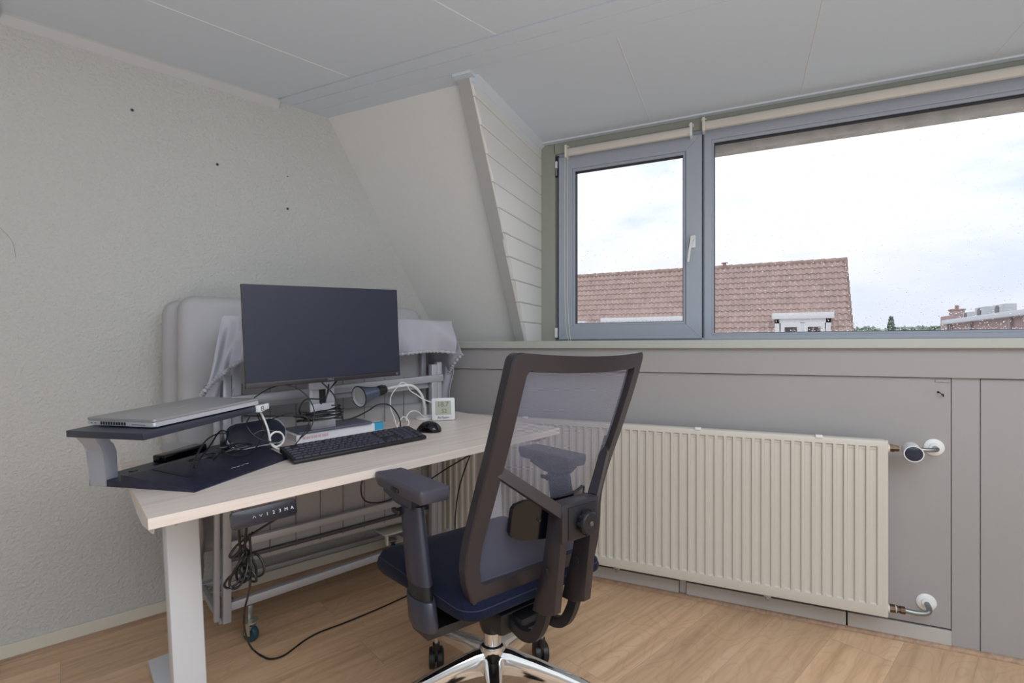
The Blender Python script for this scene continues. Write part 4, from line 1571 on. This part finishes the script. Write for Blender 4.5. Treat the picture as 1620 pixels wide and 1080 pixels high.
# rear cradle: two arms, central box, posts and J shaped bars
sp = root('back_support')
sp.parent = chair
sp.matrix_local = I4
for s in (-1, 1):
    k = MB()
    p_out, p_in = V((R0 + s * .210, -.245, .818)), V((R0 + s * .062, -.322, .703))
    q_out, q_in = V((R0 + s * .210, -.222, .818)), V((R0 + s * .062, -.292, .703))
    k.loft([[p_out, p_out + V((0, 0, -.030)), q_out + V((0, 0, -.030)), q_out],
            [p_in, p_in + V((0, 0, -.032)), q_in + V((0, 0, -.032)), q_in]])
    k.build('support_arm', SPLAS, sp, smooth=False)
k = MB()
k.prism([(-.062, .612), (.062, .612), (.062, .702), (-.062, .702)], .040, frame((R0, -.286, 0), V((1, 0, 0)), V((0, 0, 1)), V((0, -1, 0))), bev=.003)
k.build('adjuster_housing', SPLAS, sp)
k = MB()
k.prism([(-.044, .618), (.052, .618), (.052, .692), (-.044, .692)], .004, frame((R0, -.3245, 0), V((1, 0, 0)), V((0, 0, 1)), V((0, -1, 0))), bev=.001)
k.build('adjuster_panel', BPLAS, sp)
k = MB()
KN = frame((R0 + .008, -.328, .652), V((1, 0, 0)), V((0, 0, 1)), V((0, -1, 0)))
k.lathe([(.022, 0), (.024, .004), (.027, .008), (.0275, .018), (.024, .023), (.0001, .025)], KN, 28)
for i in range(10):
    a = 2 * PI * i / 10
    k.lathe([(.0055, .006), (.0055, .019)], KN @ Matrix.Rotation(a, 4, 'Z') @ Matrix.Translation((.0245, 0, 0)), 10)
kn = k.build('tension_knob', BPLAS, sp)
MB().lathe([(.006, .0245), (.005, .0262), (.002, .0265)], KN, 14).build('knob_cap', mat('knob_cap_grey', (84, 84, 90), .3), kn)
for s in (-1, 1):
    x0 = R0 - .062 if s < 0 else R0 + .040
    k = MB()
    xa, xb = (x0, x0 + .022) if s < 0 else (x0, x0 + .024)
    poly = [(-.326, .70), (-.284, .70), (-.262, .56), (-.222, .422), (-.262, .424), (-.300, .440), (-.318, .60)]
    k.prism([(p[0], p[1]) for p in poly], xb - xa, frame((xa, 0, 0), V((0, 1, 0)), V((0, 0, 1)), V((1, 0, 0))), bev=.002)
    k.build('back_post', SPLAS, sp)
    k = MB()
    xm = (xa + xb) / 2
    k.tube([(xm, -.262, .44), (xm, -.246, .395), (xm, -.222, .358), (xm, -.185, .342), (xm, -.145, .348), (xm, -.105, .368), (xm, -.04, .40)], 1, smooth=True,
           sec=[(-.009, -.013), (.009, -.013), (.009, .013), (-.009, .013)], flat=(0, 0, 1))
    k.build('curved_bar', BPLAS, sp, angle=50)
    k = MB()
    k.lathe([(.009, 0), (.009, .003), (.006, .004)], frame((xa if s < 0 else xa, -.275, .535), V((0, 0, 1)), V((0, 1, 0)), V((-1, 0, 0))), 16)
    k.build('screw_cap', SPLAS, sp)
k = MB()
k.b2((R0 - .055, -.18, .336), (R0 + .06, -.166, .352), bev=.003)
k.build('crossbar', BPLAS, sp)
# seat
k = MB()
SW, SF0, SF1 = .243, -.205, .303
rings = []
def seat_ring(z, ins, fr=0, n=8, rc=.055):
    pts = []
    w = SW - ins
    f0, f1 = SF0 + ins, SF1 - ins * (1 + fr)
    for sx, sy, a0 in ((1, 1, 0), (-1, 1, 90), (-1, -1, 180), (1, -1, 270)):
        for q in range(n + 1):
            a = math.radians(a0 + 90 * q / n)
            x = sx * (w - rc) + rc * math.cos(a)
            y = (f1 - rc if sy > 0 else f0 + rc) + rc * math.sin(a)
            zz = z - .030 * max(0, (y - .17) / .13) ** 2 * (1 if z > .43 else .3) + (.010 * (abs(x) / w) ** 4 if z > .46 else 0)
            if z < .45:
                zz += .030 * min(1, max(0, (.12 - y) / .25)) * (.45 - z) / .05
            pts.append((R0 + x, y, zz))
    return pts
for z, ins in ((.396, .035), (.402, .012), (.418, .002), (.440, .0), (.456, .004), (.467, .014), (.473, .032), (.474, .07), (.473, .13)):
    rings.append(seat_ring(z, ins, rc=max(.02, .055 - ins * .25)))
k.loft(rings)
seat = k.build('seat', SEATF, chair, angle=75)
k = MB()
pip = seat_ring(.4575, .0045, rc=.053)
k.tube(pip, .0016, 5, smooth=False, closed=True)
k.build('piping', mat('piping_grey', (40, 44, 66), .85), seat)
k = MB()
k.loft([seat_ring(.392, .085), seat_ring(.396, .07), seat_ring(.402, .06)])
k.build('seat_pan', BPLAS, chair)
# mechanism under the seat
k = MB()
k.b2((R0 - .085, -.13, .318), (R0 + .085, .13, .378), bev=.012)
k.b2((R0 - .050, -.17, .325), (R0 + .05, -.10, .372), bev=.008)
k.lathe([(.030, .262), (.036, .275), (.046, .32), (.046, .34)], Matrix.Translation((R0 - .012, 0, 0)), 24)
mech = k.build('tilt_mechanism', BPLAS, chair)
MB().lathe([(.006, 0), (.006, .002), (.002, .003)], frame((R0 - .0855, -.045, .345), V((0, 1, 0)), V((0, 0, 1)), V((-1, 0, 0))), 12).build('bolt', CHROME, mech)
# arms
def armrest(s, f_pad, w_pad):
    a = root('armrest')
    a.parent = chair
    a.matrix_local = I4
    xc = R0 + s * .262
    k = MB()
    rings = []
    f0, f1 = f_pad
    for i, (t, wv_, th) in enumerate(((0, .84, .55), (.02, .97, .9), (.05, 1, 1), (.5, 1.0, 1), (.90, 1.0, 1), (.965, .95, .95), (1, .80, .6))):
        y = f0 + (f1 - f0) * t
        w2 = w_pad / 2 * wv_
        b_ = .727 - .034 * th
        zt_ = .7285 - (.004 if i in (0, 6) else 0)
        rings.append([(xc + w2 * .93, y, zt_), (xc - w2 * .93, y, zt_), (xc - w2 * .985, y, zt_ - .003), (xc - w2, y, zt_ - .009),
                      (xc - w2 * .97, y, zt_ - .017), (xc - w2 * .82, y, b_), (xc + w2 * .82, y, b_), (xc + w2 * .97, y, zt_ - .017), (xc + w2, y, zt_ - .009), (xc + w2 * .985, y, zt_ - .003)])
    k.loft(rings)
    pad = k.build('arm_pad', mat('soft_arm_pad', (74, 72, 84), .5, bump=(500, .1, .0005)), a, angle=38)
    MB().b2((xc - w_pad / 2 - .003, f0 + .115, .700), (xc - w_pad / 2 + .006, f0 + .150, .711), bev=.003).build('pad_button', BPLAS, pad)
    k = MB()
    fm = .015
    k.loft([[(xc + x * .028, fm + y * .075 + .02, .694) for x, y in ((-1, -1), (1, -1), (1, 1), (-1, 1))],
            [(xc + x * .030, fm + y * .078 + .02, .684) for x, y in ((-1, -1), (1, -1), (1, 1), (-1, 1))],
            [(xc + x * .022, fm + y * .040, .662) for x, y in ((-1, -1), (1, -1), (1, 1), (-1, 1))]])
    k.build('pad_carrier', ARMP, a)
    k = MB()
    def ell(z, rx_, ry_, cx, cy):
        return [(cx + rx_ * math.cos(2 * PI * i / 24), cy + ry_ * math.sin(2 * PI * i / 24), z) for i in range(24)]
    k.loft([ell(.668, .021, .048, xc, .010), ell(.60, .022, .050, xc, -.003), ell(.50, .0225, .051, xc, -.024), ell(.486, .0225, .051, xc, -.028)])
    k.build('arm_column', ARMP, a)
    k = MB()
    k.loft([ell(.487, .0215, .048, xc, -.028), ell(.44, .0215, .048, xc, -.036)])
    k.build('arm_insert', BPLAS, a)
    k = MB()
    k.loft([ell(.452, .024, .054, xc, -.034), ell(.449, .0255, .056, xc, -.035), ell(.395, .0265, .058, xc, -.046), ell(.385, .024, .054, xc, -.048)])
    k.build('arm_sleeve', ARMP, a)
    k = MB()
    k.cyl((xc - .026, .035, .645), (xc - .014, .035, .645), .010, n=14)
    k.b2((xc - .034, .022, .640), (xc - .022, .060, .652), bev=.004)
    k.build('height_button', BPLAS, a)
    k = MB()
    yb = -.046
    k.loft([[(xc + s * .012, yb - .046, .386), (xc + s * .012, yb + .046, .386), (xc + s * .008, yb + .036, .362), (xc + s * .008, yb - .036, .362)],
            [(xc - s * .03, yb - .050, .390), (xc - s * .03, yb + .050, .390), (xc - s * .03, yb + .040, .362), (xc - s * .03, yb - .040, .362)],
            [(R0 + s * .07, yb - .038, .374), (R0 + s * .07, yb + .038, .374), (R0 + s * .07, yb + .030, .350), (R0 + s * .07, yb - .030, .350)]])
    k.build('arm_bracket', BPLAS, a, smooth=False)
armrest(-1, (-.108, .150), .084)
armrest(1, (-.075, .166), .086)
# column and base
k = MB()
k.lathe([(.0255, .20), (.0255, .262)], n=28)
k.build('gas_column', CHROME, chair)
def star_base():
    b = root('star_base')
    b.parent = chair
    b.matrix_local = I4
    k = MB()
    k.lathe([(.029, .226), (.034, .224), (.037, .216), (.038, .17), (.034, .155), (.02, .150)], n=32)
    k.build('hub', CHROME, b)
    arm0 = None
    for i, a in enumerate((91, 19, -53, -125, 163)):
        M = Matrix.Rotation(math.radians(a), 4, 'Z')
        if arm0 is None:
            k = MB()
            rings = []
            for t, w, zt_, h_ in ((0, .026, .214, .062), (.12, .024, .212, .058), (.35, .021, .197, .046), (.6, .019, .178, .036), (.82, .0175, .158, .030), (.95, .017, .144, .028), (1, .012, .138, .022)):
                x = .020 + .285 * t
                rings.append([(x, -w, zt_ - h_), (x, -w * .98, zt_ - .016), (x, -w * .62, zt_ - .004), (x, 0, zt_), (x, w * .62, zt_ - .004), (x, w * .98, zt_ - .016), (x, w, zt_ - h_), (x, 0, zt_ - h_ + .004)])
            k.loft(rings)
            arm0 = k.build('base_arm', CHROME, b, M=M, angle=35)
        else:
            copy_part(arm0, b, M)
    # castors of the chair
    proto = None
    for i, (a, sw) in enumerate(((91, -31), (19, 42), (-53, 10), (-125, 80), (163, 150))):
        M = Matrix.Rotation(math.radians(a), 4, 'Z') @ Matrix.Translation((.298, 0, 0)) @ Matrix.Rotation(math.radians(sw), 4, 'Z')
        if proto is None:
            proto = {}
            c = bpy.data.objects.new('castor', None)
            COL.objects.link(c)
            c.parent = chair
            c.matrix_local = M
            k = MB()
            for s in (-1, 1):
                k.lathe([(.008, -.010), (.026, -.0105), (.0325, -.008), (.033, 0), (.0325, .008), (.024, .0105), (.008, .010)],
                        Matrix.Translation((.016, s * .0130, .033)) @ Matrix.Rotation(PI / 2, 4, 'X'), 28)
            proto['wheel'] = k.build('wheel', BPLAS, c)
            k = MB()
            k.b2((-.008, -.0055, .030), (.024, .0055, .068), bev=.003)
            k.cyl((0, 0, .066), (0, 0, .090), .012, n=14)
            k.lathe([(.0265, 0), (.024, .002)], Matrix.Translation((.016, -.0235, .033)) @ Matrix.Rotation(PI / 2, 4, 'X'), 22)
            proto['body'] = k.build('castor_body', BPLAS, c)
            k = MB()
            k.cyl((0, 0, .086), (0, 0, .118), .0075, n=12)
            proto['stem'] = k.build('stem', CHROME, c)
        else:
            c = bpy.data.objects.new('castor', None)
            COL.objects.link(c)
            c.parent = chair
            c.matrix_local = M
            for q in proto.values():
                copy_part(q, c)
star_base()

# ================================================================== OUTSIDE
struct(MB().b2((-60, 6, -6.2), (90, 160, -6)).build('ground', mat('street_ground', (176, 174, 168), .9), smooth=False))
# neighbour's tiled roof
def brick_mat(name, c1, c2, mort, sc):
    m = bpy.data.materials.new(name)
    m.use_nodes = True
    nt = m.node_tree
    p = nt.nodes['Principled BSDF']
    p.inputs['Roughness'].default_value = .9
    t = nt.nodes.new('ShaderNodeTexCoord')
    sp_ = nt.nodes.new('ShaderNodeSeparateXYZ')
    ad_ = nt.nodes.new('ShaderNodeMath')
    ad_.operation = 'ADD'
    cb = nt.nodes.new('ShaderNodeCombineXYZ')
    nt.links.new(t.outputs['Object'], sp_.inputs[0])
    nt.links.new(sp_.outputs[0], ad_.inputs[0])
    nt.links.new(sp_.outputs[1], ad_.inputs[1])
    nt.links.new(ad_.outputs[0], cb.inputs[0])
    nt.links.new(sp_.outputs[2], cb.inputs[1])
    b = nt.nodes.new('ShaderNodeTexBrick')
    b.inputs['Scale'].default_value = sc
    b.inputs['Color1'].default_value = lin(c1)
    b.inputs['Color2'].default_value = lin(c2)
    b.inputs['Mortar'].default_value = lin(mort)
    b.inputs['Mortar Size'].default_value = .018
    nt.links.new(cb.outputs[0], b.inputs['Vector'])
    nt.links.new(b.outputs['Color'], p.inputs['Base Color'])
    return m
TILE = mat('clay_tile', (193, 170, 162), .85, var=(3.5, .13), spec=.2)
TILED = mat('ridge_tile', (176, 150, 142), .85, var=(5, .2))
WOUT = mat('white_outdoor_paint', (240, 240, 243), .5)
BRICK = brick_mat('brick', (186, 158, 154), (170, 142, 138), (200, 192, 190), 4.2)
house = root('neighbour_house', Matrix.Translation((-4, 24.5, -6)), label='house opposite with steep pinkish clay tile roof and white dormers', cat='house')
def hp(x, y, z):
    return V((x + 4, y - 24.5, z + 6))
zt_, zb2, ytop = 4.62, .60, 24.0
sl = (24.0 - 22.74) / (4.62 - 1.74)
tile_h, tile_w = .246, .205
nrow = int((zt_ - zb2) / tile_h) + 1
xl, xr = -12.1, 3.88
ncol = int((xr - xl) / tile_w)
prof_t = [(0, .030), (.18, .050), (.36, .040), (.52, .012), (.72, .0), (.88, .010)]
verts, faces = [], []
nx = ncol * len(prof_t) + 1
xs_ = []
for c in range(ncol):
    for t, h_ in prof_t:
        xs_.append((xr - (ncol - c) * tile_w + t * tile_w, h_))
xs_.append((xr, .03))
nrm = V((0, -1, sl)).normalized()
for rw in range(nrow):
    z1 = zt_ - rw * tile_h
    z0 = z1 - tile_h * 1.06
    for zz, lift in ((z1, .0), (z0, .045)):
        for x, h_ in xs_:
            yy = ytop - (zt_ - zz) * sl
            pnt = hp(x, yy, zz) + nrm * (h_ + lift)
            if lift:
                pnt.z += .012 * math.sin((x - xl) / tile_w * 2 * PI)
            verts.append(pnt)
    for x, h_ in xs_:
        yy = ytop - (zt_ - z0) * sl
        verts.append(hp(x, yy, z0) + nrm * (h_ - .02))
    b0 = rw * 3 * len(xs_)
    n_ = len(xs_)
    for i in range(n_ - 1):
        faces.append((b0 + i, b0 + i + 1, b0 + n_ + i + 1, b0 + n_ + i))
        faces.append((b0 + n_ + i, b0 + n_ + i + 1, b0 + 2 * n_ + i + 1, b0 + 2 * n_ + i))
k = MB()
k.add(verts, faces)
k.build('roof', TILE, house, angle=50)
k = MB()
k.add([hp(xl, ytop, zt_), hp(xr, ytop, zt_), hp(xr, ytop + 4, .6), hp(xl, ytop + 4, .6), hp(xl, ytop - (zt_ - .6) * sl + .03, .6), hp(xr, ytop - (zt_ - .6) * sl + .03, .6)],
      [(0, 1, 2, 3), (0, 4, 5, 1), (1, 5, 2), (0, 3, 4)])
k.b2(tuple(hp(xl, 22.4, -6)), tuple(hp(xr - .1, 28, .7)))
k.build('wall', BRICK, house, smooth=False)
k = MB()
for i in range(42):
    x0 = xr + .05 - (i + 1) * .385
    k.cyl(hp(x0, ytop + .02, zt_ + .02), hp(x0 + .40, ytop + .02, zt_ + .03), .10, .115, n=10)
k.build('ridge', TILED, house)
k = MB()
for i in range(14):
    z1 = zt_ - i * tile_h * 1.15
    y1_ = ytop - (zt_ - z1) * sl
    k.b2(tuple(hp(xr - .05, y1_ - .10 - .3 * sl * 0, z1 - .27)), tuple(hp(xr + .07, y1_ + .05, z1)), bev=.01)
k.build('verge', TILED, house)
# a vent on the ridge
k = MB()
k.cyl(hp(-.62, ytop, zt_), hp(-.62, ytop, zt_ + .22), .07, n=12)
k.lathe([(.14, .20), (.14, .235), (.02, .25)], Matrix.Translation(hp(-.62, ytop, zt_)), 14)
k.build('vent', TILED, house)
def dormer(x0, x1, zt2, win):
    d_ = bpy.data.objects.new('dormer', None)
    COL.objects.link(d_)
    d_.parent = house
    yf = 22.5
    k = MB()
    k.b2(tuple(hp(x0, yf - .12, zt2 - .24)), tuple(hp(x1, yf + 1.2, zt2)), bev=.01)
    k.build('fascia', WOUT, d_)
    k = MB()
    k.b2(tuple(hp(x0 + .10, yf, .4)), tuple(hp(x0 + .26, yf + 1.0, zt2 - .22)))
    k.b2(tuple(hp(x1 - .26, yf, .4)), tuple(hp(x1 - .10, yf + 1.0, zt2 - .22)))
    k.b2(tuple(hp(x0 + .10, yf, zt2 - .40)), tuple(hp(x1 - .10, yf + .2, zt2 - .22)))
    n_ = win
    wv_ = (x1 - x0 - .52) / n_
    for i in range(1, n_):
        xx_ = x0 + .26 + wv_ * i
        k.b2(tuple(hp(xx_ - .08, yf, .4)), tuple(hp(xx_ + .08, yf + .2, zt2 - .38)))
    k.build('window_frame', WOUT, d_, smooth=False)
    for i in range(n_):
        xx_ = x0 + .26 + wv_ * i
        k = MB()
        ring(k, *[hp(xx_ + .04, 0, 0).x, hp(xx_ + wv_ - .04, 0, 0).x, hp(0, 0, .4).z, hp(0, 0, zt2 - .40).z], (.14, .14, .1, .16), yf - 24.5 - .04, yf - 24.5 + .08, .01)
        k.build('sash', WOUT, d_)
        k = MB()
        k.b2(tuple(hp(xx_ + .1, yf + .03, .4)), tuple(hp(xx_ + wv_ - .1, yf + .05, zt2 - .45)))
        k.build('pane', mat('dark_pane', (92, 76, 84), .2), d_, smooth=False)
dormer(1.17, 3.27, 2.46, 2)
dormer(-5.80, -1.75, 2.44, 4)
dormer(-9.9, -6.55, 2.34, 3)

# flat-roofed brick building, right
bl = root('brick_building', Matrix.Translation((12, 33, -6)), label='low brick building with pale sloping roof edge at the far right', cat='building')
def bp(x, y, z):
    return V((x - 12, y - 33, z + 6))
k = MB()
k.b2(tuple(bp(12, 20, -6)), tuple(bp(24, 40, 2.62)))
k.b2(tuple(bp(11.9, 40, -6)), tuple(bp(24, 41.2, 3.12)))
k.build('wall', BRICK, bl, smooth=False)
k = MB()
k.b2(tuple(bp(11.65, 19.5, 2.58)), tuple(bp(24.2, 40.2, 2.84)), bev=.02)
k.build('roof_edge', mat('pale_roof_edge', (222, 226, 234), .6), bl)
for y in (39.6, 36.6, 32.0):
    MB().cyl(bp(11.9, y, -1), bp(11.9, y, 2.6), .06, n=10).build('downpipe', mat('grey_pipe', (176, 172, 176), .6), bl)
for y0, y1 in ((33.6, 36.0), (28.6, 31.4), (37.2, 39.0)):
    k = MB()
    k.b2(tuple(bp(11.93, y0, 1.0)), tuple(bp(12.02, y1, 1.80)))
    w_ = k.build('window', WOUT, bl, smooth=False)
    k = MB()
    k.b2(tuple(bp(11.90, y0 + .15, .9)), tuple(bp(11.94, y1 - .15, 1.62)))
    k.build('pane', mat('sky_pane', (196, 200, 210), .15), w_, smooth=False)
cy_ = root('chimney', Matrix.Translation((12.45, 40.3, 3.12)), label='square brick chimney at the left end of the far brick building', cat='chimney')
MB().b2((-.3, -.3, 0), (.3, .3, .34)).build('stack', BRICK, cy_, smooth=False)
MB().b2((-.35, -.35, .34), (.35, .35, .42), bev=.02).build('cap', TILED, cy_)
MB().cyl((0, 0, .42), (0, 0, .66), .10, n=12).build('chimney_pot', TILED, cy_)
labels = ('leftmost and smallest grey air conditioning unit beside the chimney', 'middle and largest grey air conditioning unit on the far roof', 'rightmost grey air conditioning unit on the far roof')
for i, (y, s, lb2) in enumerate(((39.0, .72, labels[0]), (37.1, 1.0, labels[1]), (34.9, .95, labels[2]))):
    a = root('air_conditioner', Matrix.Translation((12.75, y, 2.845)), label=lb2, cat='air conditioner', group='air conditioners on the far roof')
    MB().b2((-.25, -s * .72, 0), (.25, s * .72, .58 * s), bev=.03).build('housing', mat('ac_grey', (196, 198, 200), .6), a)
    MB().cyl((-.24, .1, .29 * s), (-.28, .1, .29 * s), .24 * s, n=20).build('fan_grille', mat('ac_dark', (120, 118, 120), .6), a)
# trees
LEAF = mat('distant_leaves', (136, 152, 132), .95, var=(1.1, .3))
LEAFD = mat('conifer_leaves', (126, 140, 130), .95, var=(2, .3))
def tree(x, y, z0, h_, w_, label, name, cone=False, n=260, mt=LEAF, group=None):
    t = root(name, Matrix.Translation((x, y, z0)), label=label, cat='tree', group=group)
    MB().cyl((0, 0, -5), (0, 0, h_ * .5), w_ * .06, w_ * .03, n=8).build('trunk', mat('bark', (96, 84, 74), .9), t)
    k = MB()
    rnd = random.Random(int(x * 10 + y))
    for i in range(n):
        if cone:
            u = rnd.random() ** .8
            rad = w_ * .5 * (1 - u) * rnd.uniform(.3, 1.1) + .05
            a = rnd.uniform(0, 2 * PI)
            p = V((rad * math.cos(a), rad * math.sin(a), h_ * u))
        else:
            d3 = V((rnd.gauss(0, 1), rnd.gauss(0, 1), rnd.gauss(0, 1))).normalized() * rnd.uniform(.55, 1)
            p = V((d3.x * w_ / 2, d3.y * w_ / 2, h_ * .5 + d3.z * h_ / 2))
        s = w_ * .10 * rnd.uniform(.6, 1.3)
        R_ = Matrix.Translation(p) @ Matrix.Rotation(rnd.uniform(0, 6), 4, 'Z') @ Matrix.Rotation(rnd.uniform(0, 6), 4, 'X')
        k.add([(-s, 0, -s * .3), (s, 0, -s * .3), (s * .2, s, s * .4), (-s * .4, -s * .6, s), (0, 0, -s)],
              [(0, 1, 2), (0, 2, 3), (0, 3, 1), (1, 3, 2), (0, 4, 1)], M=R_)
    k.build('crown', mt, t, smooth=False)
tree(13.6, 60.5, 1.3, 2.9, 1.35, 'narrow dark conifer standing alone above the distant tree line', 'conifer', True, 300, LEAFD)
tree(12.95, 45.6, .5, 2.3, 1.3, 'round green bush top just left of the brick building', 'leafy_tree', False, 220)
k = MB()
rnd = random.Random(5)
for i in range(2600):
    x = rnd.uniform(12, 34)
    y = 92 + rnd.uniform(-2, 6)
    hgt = 3.9 + .3 * math.sin(x * .8) + .4 * math.exp(-((x - 22.5) / 1.8) ** 2)
    z = rnd.uniform(0, hgt)
    s = .42 * rnd.uniform(.5, 1.3)
    R_ = Matrix.Translation((x, y, z)) @ Matrix.Rotation(rnd.uniform(0, 6), 4, 'Z') @ Matrix.Rotation(rnd.uniform(0, 6), 4, 'X')
    k.add([(-s, 0, -s * .3), (s, 0, -s * .3), (s * .2, s, s * .4), (-s * .4, -s * .6, s)], [(0, 1, 2), (0, 2, 3), (0, 3, 1), (1, 3, 2)], M=R_)
tag(k.build('tree_line', mat('hazy_leaves', (150, 168, 154), .95, var=(.4, .2)), smooth=False), 'hazy green line of distant tree tops on the horizon', 'trees', kind='stuff')
